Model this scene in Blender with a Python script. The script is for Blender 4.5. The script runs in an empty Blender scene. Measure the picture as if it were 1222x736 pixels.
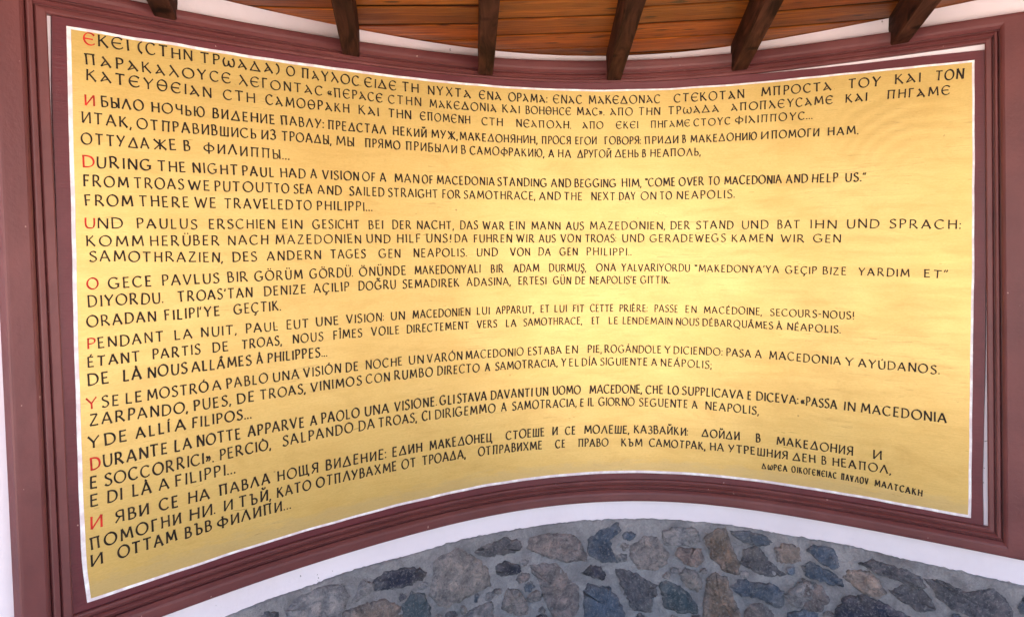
import bpy, bmesh, math, random, unicodedata
from mathutils import Vector, Matrix, noise
random.seed(7)
sc = bpy.context.scene
C = sc.collection
R = math.radians
# ------------------------------------------------------------------ camera, sky, sun, exposure
S = 0.75                      # metres per panel unit (the inscribed field is 1.5 m tall)
FOC, PIT, ROLL, CZ = (1056.227796, -0.080706, -0.013607, 1.262944)
cam_d = bpy.data.cameras.new('camera'); cam = bpy.data.objects.new('camera', cam_d); C.objects.link(cam); sc.camera = cam
cam_d.sensor_width = 36; cam_d.lens = FOC / 1222 * 36; cam_d.clip_start = .05; cam_d.clip_end = 2000
fw = Vector((0, math.cos(PIT), math.sin(PIT))); r0 = Vector((1, 0, 0)); u0 = r0.cross(fw)
rt = r0 * math.cos(ROLL) + u0 * math.sin(ROLL); up = -r0 * math.sin(ROLL) + u0 * math.cos(ROLL)
M = Matrix((rt, up, -fw)).transposed().to_4x4(); M.translation = (0, 0, S * (CZ + 1)); cam.matrix_world = M

SUN_EL, SUN_AZ = R(62), R(40)          # azimuth: clockwise from +Y
w = bpy.data.worlds.new('World'); sc.world = w; w.use_nodes = True
nt = w.node_tree; bg = nt.nodes['Background']; sky = nt.nodes.new('ShaderNodeTexSky')
sky.sky_type = 'NISHITA'; sky.sun_disc = False; sky.sun_elevation = SUN_EL; sky.sun_rotation = SUN_AZ
sky.air_density = 1.0; sky.dust_density = 1.5
nt.links.new(sky.outputs[0], bg.inputs[0]); bg.inputs[1].default_value = 0.08
sd = bpy.data.lights.new('sun', 'SUN'); sd.energy = 5.0; sd.angle = R(.53); sd.color = (1, .94, .85)
so = bpy.data.objects.new('sun', sd); C.objects.link(so)
dv = Vector((math.sin(SUN_AZ) * math.cos(SUN_EL), math.cos(SUN_AZ) * math.cos(SUN_EL), math.sin(SUN_EL)))
so.rotation_euler = dv.to_track_quat('Z', 'Y').to_euler(); so.location = (0, -3, 8)
sc.view_settings.view_transform = 'Standard'; sc.view_settings.look = 'None'
sc.view_settings.gamma = 1; sc.view_settings.use_curve_mapping = False
sc.view_settings.exposure = 3.0
sc.cycles.max_bounces = 10; sc.cycles.diffuse_bounces = 6

# ------------------------------------------------------------------ plan curve of the wall
PP = [0.07791, 4.5084, 0.398, 4.3531, -0.01977, -0.17285, -0.20517, -0.63642, -0.94927, -0.2501, -0.01588]
def plan():
    x0, y0, h0, L = PP[:4]; k = PP[4:]; n = 961; ds = L / (n - 1); nk = len(k)
    kk = []
    for i in range(n):
        t = i / (n - 1) * (nk - 1); j = min(int(t), nk - 2); kk.append(k[j] + (k[j + 1] - k[j]) * (t - j))
    h = [0.0]
    for i in range(n - 1): h.append(h[-1] + (kk[i] + kk[i + 1]) / 2 * ds)
    hm = h[n // 2]; h = [a - hm + h0 for a in h]
    x = [0.0]; y = [0.0]
    for i in range(n - 1):
        a = (h[i] + h[i + 1]) / 2; x.append(x[-1] + math.cos(a) * ds); y.append(y[-1] + math.sin(a) * ds)
    ox, oy = x0 - x[n // 2], y0 - y[n // 2]
    return ds, [a + ox for a in x], [a + oy for a in y], h
DS, PX, PY, PH = plan(); LEN = DS * (len(PX) - 1)
def P(s, z, d=0.0):
    """wall coordinates (arc length, height, distance proud of the board) -> world"""
    if s <= 0: i, e = 0, s
    elif s >= LEN: i, e = len(PX) - 1, s - LEN
    else: i = int(s / DS); e = s - i * DS
    h = PH[i]
    if 0 < s < LEN and i + 1 < len(PH): h = h + (PH[i + 1] - h) * (e / DS)
    x = PX[i] + math.cos(PH[i]) * e; y = PY[i] + math.sin(PH[i]) * e
    return Vector((S * (x + math.sin(h) * d), S * (y - math.cos(h) * d), S * (z + 1)))
def lerp_table(tab, v):
    if v <= tab[0][0]: return tab[0][1]
    for (a, p), (b, q) in zip(tab, tab[1:]):
        if v <= b: return p + (q - p) * (v - a) / (b - a)
    return tab[-1][1]

# ------------------------------------------------------------------ helpers
def thing(name, label, cat, loc, group=None):
    o = bpy.data.objects.new(name, None); C.objects.link(o); o.location = loc; o.empty_display_size = .1
    o['label'] = label; o['category'] = cat
    if group: o['group'] = group
    return o
def root_loc(o):
    v = Vector((0, 0, 0))
    while o: v += o.location; o = o.parent
    return v
def mesh(name, verts, faces, mat, parent=None, uv=None, smooth=False, loc=None, col=None):
    """verts in world space; becomes ONE object"""
    base = root_loc(parent) if parent else (Vector(loc) if loc else Vector((0, 0, 0)))
    me = bpy.data.meshes.new(name); me.from_pydata([Vector(v) - base for v in verts], [], faces)
    if uv:
        l = me.uv_layers.new(name='UVMap')
        for lp in me.loops: l.data[lp.index].uv = uv[lp.vertex_index]
    if col:
        a = me.color_attributes.new('tint', 'FLOAT_COLOR', 'POINT')
        for i, c in enumerate(col): a.data[i].color = (*c, 1)
    bm = bmesh.new(); bm.from_mesh(me); bmesh.ops.recalc_face_normals(bm, faces=bm.faces) if not uv and not col else None
    bm.to_mesh(me); bm.free()
    if smooth:
        for p in me.polygons: p.use_smooth = True
    me.materials.append(mat)
    o = bpy.data.objects.new(name, me); C.objects.link(o)
    if parent: o.parent = parent
    elif loc: o.location = loc
    return o
def tag(o, label, cat, group=None):
    o['label'] = label; o['category'] = cat
    if group: o['group'] = group
    return o

# ------------------------------------------------------------------ materials
def mat(name):
    m = bpy.data.materials.new(name); m.use_nodes = True
    t = m.node_tree; return m, t, t.nodes['Principled BSDF']
def N(t, typ, **kw):
    n = t.nodes.new(typ)
    for k, v in kw.items():
        if k.startswith('i_'): n.inputs[k[2:].replace('_', ' ')].default_value = v
        else: setattr(n, k, v)
    return n
def lk(t, a, b): t.links.new(a, b)
def coords(t, scale, kind='UV'):
    tc = N(t, 'ShaderNodeTexCoord'); mp = N(t, 'ShaderNodeMapping'); mp.inputs['Scale'].default_value = scale
    lk(t, tc.outputs[kind], mp.inputs['Vector']); return mp.outputs[0]
def nz(t, vec, scale, detail=4, rough=.55, dist=0):
    n = N(t, 'ShaderNodeTexNoise', i_Scale=scale, i_Detail=detail, i_Roughness=rough, i_Distortion=dist); lk(t, vec, n.inputs['Vector']); return n.outputs[0]
def ramp(t, fac, stops):
    r = N(t, 'ShaderNodeValToRGB'); e = r.color_ramp.elements
    while len(e) < len(stops): e.new(.5)
    for i, (p, c) in enumerate(stops): e[i].position = p; e[i].color = (*c, 1) if len(c) == 3 else c
    lk(t, fac, r.inputs[0]); return r.outputs[0]
def mixc(t, fac, a, b, mode='MIX'):
    n = N(t, 'ShaderNodeMix', data_type='RGBA', blend_type=mode)
    for inp, v in ((n.inputs[0], fac), (n.inputs[6], a), (n.inputs[7], b)):
        if hasattr(v, 'links') or hasattr(v, 'is_linked'): lk(t, v, inp)
        elif isinstance(v, (int, float)): inp.default_value = v
        else: inp.default_value = (*v, 1)
    return n.outputs[2]
def math_(t, op, a, b=None):
    n = N(t, 'ShaderNodeMath', operation=op)
    for inp, v in ((n.inputs[0], a), (n.inputs[1], b)):
        if v is None: continue
        if isinstance(v, (int, float)): inp.default_value = v
        else: lk(t, v, inp)
    return n.outputs[0]
def bump(t, b, h, strength, dist):
    n = N(t, 'ShaderNodeBump', i_Strength=strength, i_Distance=dist); lk(t, h, n.inputs['Height']); lk(t, n.outputs[0], b.inputs['Normal'])

def m_plaster():
    m, t, b = mat('white plaster'); v = coords(t, (1, 1, 1), 'Object')
    n1 = nz(t, v, 3, 6); n2 = nz(t, v, 60, 4)
    c = ramp(t, n1, [(.3, (.82, .73, .775)), (.7, (.88, .795, .84))])
    c = mixc(t, math_(t, 'MULTIPLY', ramp(t, nz(t, v, 1.3, 9, .72, .6), [(.48, (0, 0, 0)), (.75, (1, 1, 1))]), .28), c, (.60, .50, .50))
    chip = math_(t, 'MULTIPLY', math_(t, 'GREATER_THAN', nz(t, v, 42, 3), .70), math_(t, 'GREATER_THAN', nz(t, v, 2.3, 2), .60))
    c = mixc(t, math_(t, 'MULTIPLY', chip, .75), c, (.22, .18, .18))
    lk(t, c, b.inputs['Base Color']); b.inputs['Roughness'].default_value = .85
    bump(t, b, math_(t, 'ADD', n2, math_(t, 'MULTIPLY', n1, .8)), .35, .004); return m
def m_paint(name, c0, c1, rough=.55, fleck=(.55, .35, .3)):
    m, t, b = mat(name); v = coords(t, (1, 1, 1), 'Object'); vu = coords(t, (3, 70, 1))
    n1 = nz(t, v, 5, 6); n2 = nz(t, vu, 2, 5)
    c = ramp(t, n1, [(.3, c0), (.72, c1)])
    c = mixc(t, math_(t, 'MULTIPLY', ramp(t, n2, [(.35, (0, 0, 0)), (.7, (1, 1, 1))]), .24), c, tuple(k * .6 for k in c0))
    c = mixc(t, math_(t, 'MULTIPLY', ramp(t, nz(t, v, 1.7, 9, .7, .8), [(.5, (0, 0, 0)), (.8, (1, 1, 1))]), .4), c, tuple(k * 1.5 + .03 for k in c1))
    c = mixc(t, math_(t, 'MULTIPLY', math_(t, 'GREATER_THAN', nz(t, v, 44, 2), .765), .6), c, fleck)
    lk(t, c, b.inputs['Base Color']); b.inputs['Roughness'].default_value = rough
    bump(t, b, math_(t, 'ADD', n2, nz(t, v, 90, 3)), .25, .003); return m
def m_gold():
    m, t, b = mat('gold paint'); uv = coords(t, (1, 1, 1)); vs = coords(t, (2.2, 13, 1)); vf = coords(t, (9, 120, 1))
    n1 = nz(t, vs, 1.6, 6, .6, .4); n2 = nz(t, vf, 1.4, 4, .6); n3 = nz(t, uv, 2.2, 5, .6); n4 = nz(t, uv, 130, 2)
    c = ramp(t, n3, [(.3, (.66, .435, .12)), (.7, (.73, .51, .165))])
    c = mixc(t, math_(t, 'MULTIPLY', ramp(t, n1, [(.44, (0, 0, 0)), (.72, (1, 1, 1))]), .22), c, (.52, .30, .07))
    c = mixc(t, math_(t, 'MULTIPLY', ramp(t, n2, [(.5, (0, 0, 0)), (.72, (1, 1, 1))]), .30), c, (.80, .56, .20))
    # swept brush marks in the upper right corner
    mp = N(t, 'ShaderNodeMapping'); tc = N(t, 'ShaderNodeTexCoord'); mp.inputs['Location'].default_value = (-4.15, -1.42, 0)
    lk(t, tc.outputs['UV'], mp.inputs[0])
    wv = N(t, 'ShaderNodeTexWave', wave_type='RINGS', rings_direction='SPHERICAL', i_Scale=5.5, i_Distortion=3.2, i_Detail=3.0); lk(t, mp.outputs[0], wv.inputs[0])
    mp2 = N(t, 'ShaderNodeMapping'); lk(t, tc.outputs['UV'], mp2.inputs[0]); mp2.inputs['Location'].default_value = (-4.02 / .34, -1.75 / .2, 0); mp2.inputs['Scale'].default_value = (1 / .34, 1 / .2, 1)
    gr = N(t, 'ShaderNodeTexGradient', gradient_type='SPHERICAL'); lk(t, mp2.outputs[0], gr.inputs[0])
    k = math_(t, 'MULTIPLY', math_(t, 'POWER', gr.outputs[1], .6), math_(t, 'MULTIPLY', wv.outputs[1], .32))
    c = mixc(t, k, c, (.42, .235, .045))
    # dark brushed patches, a repainted paler strip along the bottom, fine canvas grain
    c = mixc(t, math_(t, 'MULTIPLY', ramp(t, nz(t, coords(t, (1.3, 3.2, 1)), 2.4, 9, .72, 1.2), [(.5, (0, 0, 0)), (.78, (1, 1, 1))]), .42), c, (.46, .25, .045))
    sx = N(t, 'ShaderNodeSeparateXYZ'); lk(t, tc.outputs['UV'], sx.inputs[0])
    zb = math_(t, 'ADD', sx.outputs[1], math_(t, 'MULTIPLY', math_(t, 'SUBTRACT', nz(t, coords(t, (3, 14, 1)), 3, 7, .7), .5), .16))
    c = mixc(t, math_(t, 'MULTIPLY', ramp(t, zb, [(.045, (1, 1, 1)), (.085, (0, 0, 0))]), .45), c, (.55, .41, .20))
    c = mixc(t, math_(t, 'MULTIPLY', ramp(t, nz(t, coords(t, (70, 260, 1)), 1, 3, .7), [(.45, (0, 0, 0)), (.7, (1, 1, 1))]), .22), c, (.38, .22, .05))
    hl = N(t, 'ShaderNodeTexNoise', i_Scale=1.0, i_Detail=2.0); lk(t, coords(t, (1.1, 42, 1)), hl.inputs['Vector'])
    line = math_(t, 'LESS_THAN', math_(t, 'ABSOLUTE', math_(t, 'SUBTRACT', hl.outputs[0], .5)), .006)
    c = mixc(t, math_(t, 'MULTIPLY', math_(t, 'MULTIPLY', line, math_(t, 'GREATER_THAN', n3, .56)), .45), c, (.40, .24, .07))
    # specks
    c = mixc(t, math_(t, 'MULTIPLY', math_(t, 'GREATER_THAN', nz(t, uv, 21, 2), .765), .6), c, (.30, .18, .06))
    lk(t, c, b.inputs['Base Color'])
    b.inputs['Metallic'].default_value = .30
    b.inputs['Specular IOR Level'].default_value = .6
    lk(t, math_(t, 'ADD', math_(t, 'MULTIPLY', n1, .24), .20), b.inputs['Roughness'])
    bump(t, b, math_(t, 'ADD', math_(t, 'ADD', n1, math_(t, 'MULTIPLY', n2, .5)), math_(t, 'MULTIPLY', n4, .35)), .22, .002); return m
def m_ink(name, c, rough):
    m, t, b = mat(name); v = coords(t, (1, 1, 1), 'Object')
    lk(t, ramp(t, nz(t, v, 28, 4), [(.40, c), (.72, tuple(min(1, k * 2.0 + .030 - .012 * i) for i, k in enumerate(c)))]), b.inputs['Base Color'])
    b.inputs['Roughness'].default_value = rough; b.inputs['Specular IOR Level'].default_value = .2; bump(t, b, nz(t, v, 220, 2), .3, .001); return m
def m_wood(name, ca, cb, knot, rough, sv=1.0, spec=.28):
    m, t, b = mat(name); v1 = coords(t, (1.6 * sv, 26, 1)); v2 = coords(t, (.7, 4.2, 1)); v3 = coords(t, (3.0, 9.0, 1))
    g = nz(t, v1, 2.2, 6, .62, 1.3); g2 = nz(t, v2, 2, 3)
    c = ramp(t, g, [(.36, ca), (.64, cb)])
    c = mixc(t, math_(t, 'MULTIPLY', ramp(t, g2, [(.4, (0, 0, 0)), (.68, (1, 1, 1))]), .55), c, tuple(k * .48 for k in ca))
    vo = N(t, 'ShaderNodeTexVoronoi', feature='F1', i_Scale=1.5, i_Randomness=1.0); lk(t, v3, vo.inputs['Vector'])
    kn = ramp(t, vo.outputs['Distance'], [(.10, (1, 1, 1)), (.20, (0, 0, 0))])
    c = mixc(t, math_(t, 'MULTIPLY', kn, .9), c, knot)
    lk(t, c, b.inputs['Base Color']); b.inputs['Roughness'].default_value = rough; b.inputs['Specular IOR Level'].default_value = spec
    bump(t, b, g, .5, .003); return m
def m_stone():
    m, t, b = mat('rubble stone'); v = coords(t, (1, 1, 1), 'Object'); a = N(t, 'ShaderNodeVertexColor', layer_name='tint')
    n1 = nz(t, v, 26, 8, .7, .6); n2 = nz(t, v, 110, 6, .7); n3 = nz(t, v, 7, 3)
    c = mixc(t, 1.0, a.outputs[0], ramp(t, n1, [(.3, (.35, .36, .42)), (.5, (1, 1, 1)), (.72, (2.0, 1.75, 1.6))]), 'MULTIPLY')
    c = mixc(t, math_(t, 'MULTIPLY', ramp(t, n2, [(.52, (0, 0, 0)), (.66, (1, 1, 1))]), .5), c, (.42, .40, .40))
    c = mixc(t, math_(t, 'MULTIPLY', ramp(t, nz(t, v, 75, 4, .7), [(.56, (0, 0, 0)), (.68, (1, 1, 1))]), .55), c, (.05, .05, .06))
    c = mixc(t, math_(t, 'MULTIPLY', ramp(t, n3, [(.5, (0, 0, 0)), (.75, (1, 1, 1))]), .25), c, (.30, .25, .2))
    lk(t, c, b.inputs['Base Color']); b.inputs['Roughness'].default_value = .8
    bump(t, b, math_(t, 'ADD', n1, math_(t, 'MULTIPLY', n2, .7)), 1.0, .016); return m
def m_mortar():
    m, t, b = mat('mortar'); v = coords(t, (1, 1, 1), 'Object'); n1 = nz(t, v, 9, 8, .65, .5); n2 = nz(t, v, 120, 5, .7)
    c = ramp(t, n1, [(.3, (.22, .21, .22)), (.52, (.37, .352, .365)), (.75, (.54, .505, .51))])
    c = mixc(t, math_(t, 'MULTIPLY', ramp(t, n2, [(.45, (0, 0, 0)), (.72, (1, 1, 1))]), .4), c, (.13, .125, .14))
    c = mixc(t, math_(t, 'MULTIPLY', ramp(t, nz(t, v, 60, 5, .7), [(.58, (0, 0, 0)), (.7, (1, 1, 1))]), .4), c, (.45, .42, .42))
    lk(t, c, b.inputs['Base Color']); b.inputs['Roughness'].default_value = .92
    bump(t, b, math_(t, 'ADD', n2, n1), 1.0, .014); return m
def m_paving():
    m, t, b = mat('limestone paving'); v = coords(t, (1, 1, 1), 'Object')
    br = N(t, 'ShaderNodeTexBrick', i_Scale=1.0, offset=.5); lk(t, v, br.inputs[0])
    br.inputs['Color1'].default_value = (.60, .51, .43, 1); br.inputs['Color2'].default_value = (.55, .47, .40, 1); br.inputs['Mortar'].default_value = (.2, .18, .16, 1)
    br.inputs['Mortar Size'].default_value = .008; br.inputs['Brick Width'].default_value = .6; br.inputs['Row Height'].default_value = .4
    c = mixc(t, .5, br.outputs[0], ramp(t, nz(t, v, 4, 8), [(.3, (.7, .7, .7)), (.7, (1, 1, 1))]), 'MULTIPLY')
    lk(t, c, b.inputs['Base Color']); b.inputs['Roughness'].default_value = .7; return m
MP = m_plaster()
MF = m_paint('brown red frame paint', (.118, .028, .029), (.165, .042, .040), .5)
MB = m_paint('dark crimson board paint', (.10, .012, .019), (.135, .019, .027), .45)
MW = m_ink('white line paint', (.72, .63, .66), .7)
MG = m_gold()
MK = m_ink('black lettering paint', (.011, .007, .006), .5)
MR = m_ink('red lettering paint', (.38, .014, .012), .5)
MBD = m_wood('varnished pine boards', (.27, .050, .007), (.70, .205, .022), (.03, .009, .004), .45)
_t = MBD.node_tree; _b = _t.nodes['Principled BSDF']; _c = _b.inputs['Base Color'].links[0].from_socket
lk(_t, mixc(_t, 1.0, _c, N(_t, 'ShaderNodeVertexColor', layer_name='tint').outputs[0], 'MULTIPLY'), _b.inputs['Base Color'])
MRF = m_wood('dark stained rafter wood', (.018, .006, .004), (.105, .036, .022), (.008, .003, .002), .75, .6, .06)
MS, MM, MPV = m_stone(), m_mortar(), m_paving()
def simple(name, c, rough):
    m, t, b = mat(name); v = coords(t, (1, 1, 1), 'Object')
    lk(t, ramp(t, nz(t, v, 12, 5), [(.3, tuple(k * .85 for k in c)), (.7, c)]), b.inputs['Base Color']); b.inputs['Roughness'].default_value = rough; return m
MT = simple('gap shade roof cover', (.035, .018, .012), .9)  # roof cover coloured dark brown so the gaps between boards look shaded

# ------------------------------------------------------------------ ground
g = 300
o = mesh('paving', [(-g, -g, 0), (g, -g, 0), (g, g, 0), (-g, g, 0)], [(0, 1, 2, 3)], MPV); o['kind'] = 'structure'

def m_dark_floor():
    m, t, b = mat('added dark floor'); v = coords(t, (1, 1, 1), 'Object')
    br = N(t, 'ShaderNodeTexBrick', i_Scale=1.0, offset=.37); lk(t, v, br.inputs[0])
    br.inputs['Color1'].default_value = (.15, .155, .175, 1); br.inputs['Color2'].default_value = (.11, .115, .135, 1); br.inputs['Mortar'].default_value = (.2, .2, .2, 1)
    br.inputs['Mortar Size'].default_value = .006; br.inputs['Brick Width'].default_value = .55; br.inputs['Row Height'].default_value = .38
    lk(t, mixc(t, .6, br.outputs[0], ramp(t, nz(t, v, 5, 8), [(.3, (.6, .6, .6)), (.7, (1, 1, 1))]), 'MULTIPLY'), b.inputs['Base Color']); b.inputs['Roughness'].default_value = .6; return m
o = mesh('added_dark_floor', [(-6, -1.3, .004), (7, -1.3, .004), (7, 7, .004), (-6, 7, .004)], [(0, 1, 2, 3)], m_dark_floor()); o['kind'] = 'structure'  # unseen dark floor sheet, added to cut the bounce onto the lower wall

# ------------------------------------------------------------------ ceiling plane
CEIL = (2.3846, .0173, -.0456)
def zc(x, y): return CEIL[0] + CEIL[1] * x + CEIL[2] * y          # panel units
def W3(x, y, z): return Vector((S * x, S * y, S * (z + 1)))

# ------------------------------------------------------------------ sheets on the wall
def slab(name, s0, s1, zlo, zhi, d0, d1, ns, nz_, m, parent=None, loc=None, edge=0.0):
    """curved slab between offsets d0 (back) and d1 (front)"""
    V = []; F = []; U = []
    for k, d in enumerate((d1, d0)):
        for j in range(nz_ + 1):
            for i in range(ns + 1):
                s = s0 + (s1 - s0) * i / ns; a = zlo(s) if callable(zlo) else zlo; b = zhi(s) if callable(zhi) else zhi
                z = a + (b - a) * j / nz_; V.append(P(s, z, d)); U.append((s, z))
    n = (ns + 1) * (nz_ + 1); q = lambda i, j: j * (ns + 1) + i
    for j in range(nz_):
        for i in range(ns):
            F.append((q(i, j), q(i + 1, j), q(i + 1, j + 1), q(i, j + 1))); F.append((n + q(i, j), n + q(i, j + 1), n + q(i + 1, j + 1), n + q(i + 1, j)))
    for i in range(ns):
        F.append((q(i, 0), n + q(i, 0), n + q(i + 1, 0), q(i + 1, 0))); F.append((q(i, nz_), q(i + 1, nz_), n + q(i + 1, nz_), n + q(i, nz_)))
    for j in range(nz_):
        F.append((q(0, j), q(0, j + 1), n + q(0, j + 1), n + q(0, j))); F.append((q(ns, j), n + q(ns, j), n + q(ns, j + 1), q(ns, j + 1)))
    return mesh(name, V, F, m, parent, uv=U, loc=loc)
WS0, WS1 = -1.7, 6.1
def wall_top(s):
    p = P(s, 0, -.012); return zc(p.x / S, p.y / S) - .003
wall = slab('plaster_wall', WS0, WS1, -.36, wall_top, -.34, -.012, 200, 6, MP, loc=P(2.2, -1, -.1))
tag(wall, 'white plastered curved wall showing around the brown red frame', 'wall')

# stone plinth: mortar bed + rubble stones
plinth = thing('stone_plinth', 'grey rubble stone base of the wall under the white band', 'stone wall', P(2.2, -1, 0))
def mort_top(s): return -.247 + .012 * noise.noise(Vector((s * 3, 0, 0))) + .006 * noise.noise(Vector((s * 22, 3, 0))) + .005 * noise.noise(Vector((s * 75, 8, 0))) - .012 * max(0, s - 3.4)
V = []; F = []; ns, nzz = 620, 64
for j in range(nzz + 1):
    for i in range(ns + 1):
        s = WS0 + (WS1 - WS0) * i / ns; z = -1 + (mort_top(s) + 1) * j / nzz
        d = .002 + -.001 + .010 * noise.fractal(Vector((s * 6, z * 6, 0)), 1, 2, 4) + .007 * noise.noise(Vector((s * 26, z * 26, 5))) + .003 * noise.noise(Vector((s * 55, z * 55, 8)))
        V.append(P(s, z, max(d, -.009)))
n = len(V); q = lambda i, j: j * (ns + 1) + i
for j in range(nzz):
    for i in range(ns): F.append((q(i, j), q(i + 1, j), q(i + 1, j + 1), q(i, j + 1)))
for i in range(ns + 1): V.append(P(WS0 + (WS1 - WS0) * i / ns, V[q(i, nzz)].z / S - 1, -.012))
for i in range(ns): F.append((q(i, nzz), q(i + 1, nzz), n + i + 1, n + i))
n2 = len(V)
for i in range(ns + 1): V.append(P(WS0 + (WS1 - WS0) * i / ns, -.37, -.33)); V.append(P(WS0 + (WS1 - WS0) * i / ns, -1, -.33))
for i in range(ns): F.append((n2 + 2 * i, n2 + 2 * i + 1, n2 + 2 * i + 3, n2 + 2 * i + 2))
mesh('mortar', V, F, MM, plinth, smooth=True)
COL = dict(navy=(.030, .034, .065), green=(.06, .085, .105), grey=(.26, .25, .265), tan=(.27, .21, .185), dark=(.10, .098, .118), taupe=(.27, .24, .235), brown=(.21, .175, .175),
           slate=(.085, .115, .17), pale=(.31, .27, .265), pink=(.30, .22, .205), rust=(.20, .145, .115))
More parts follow.
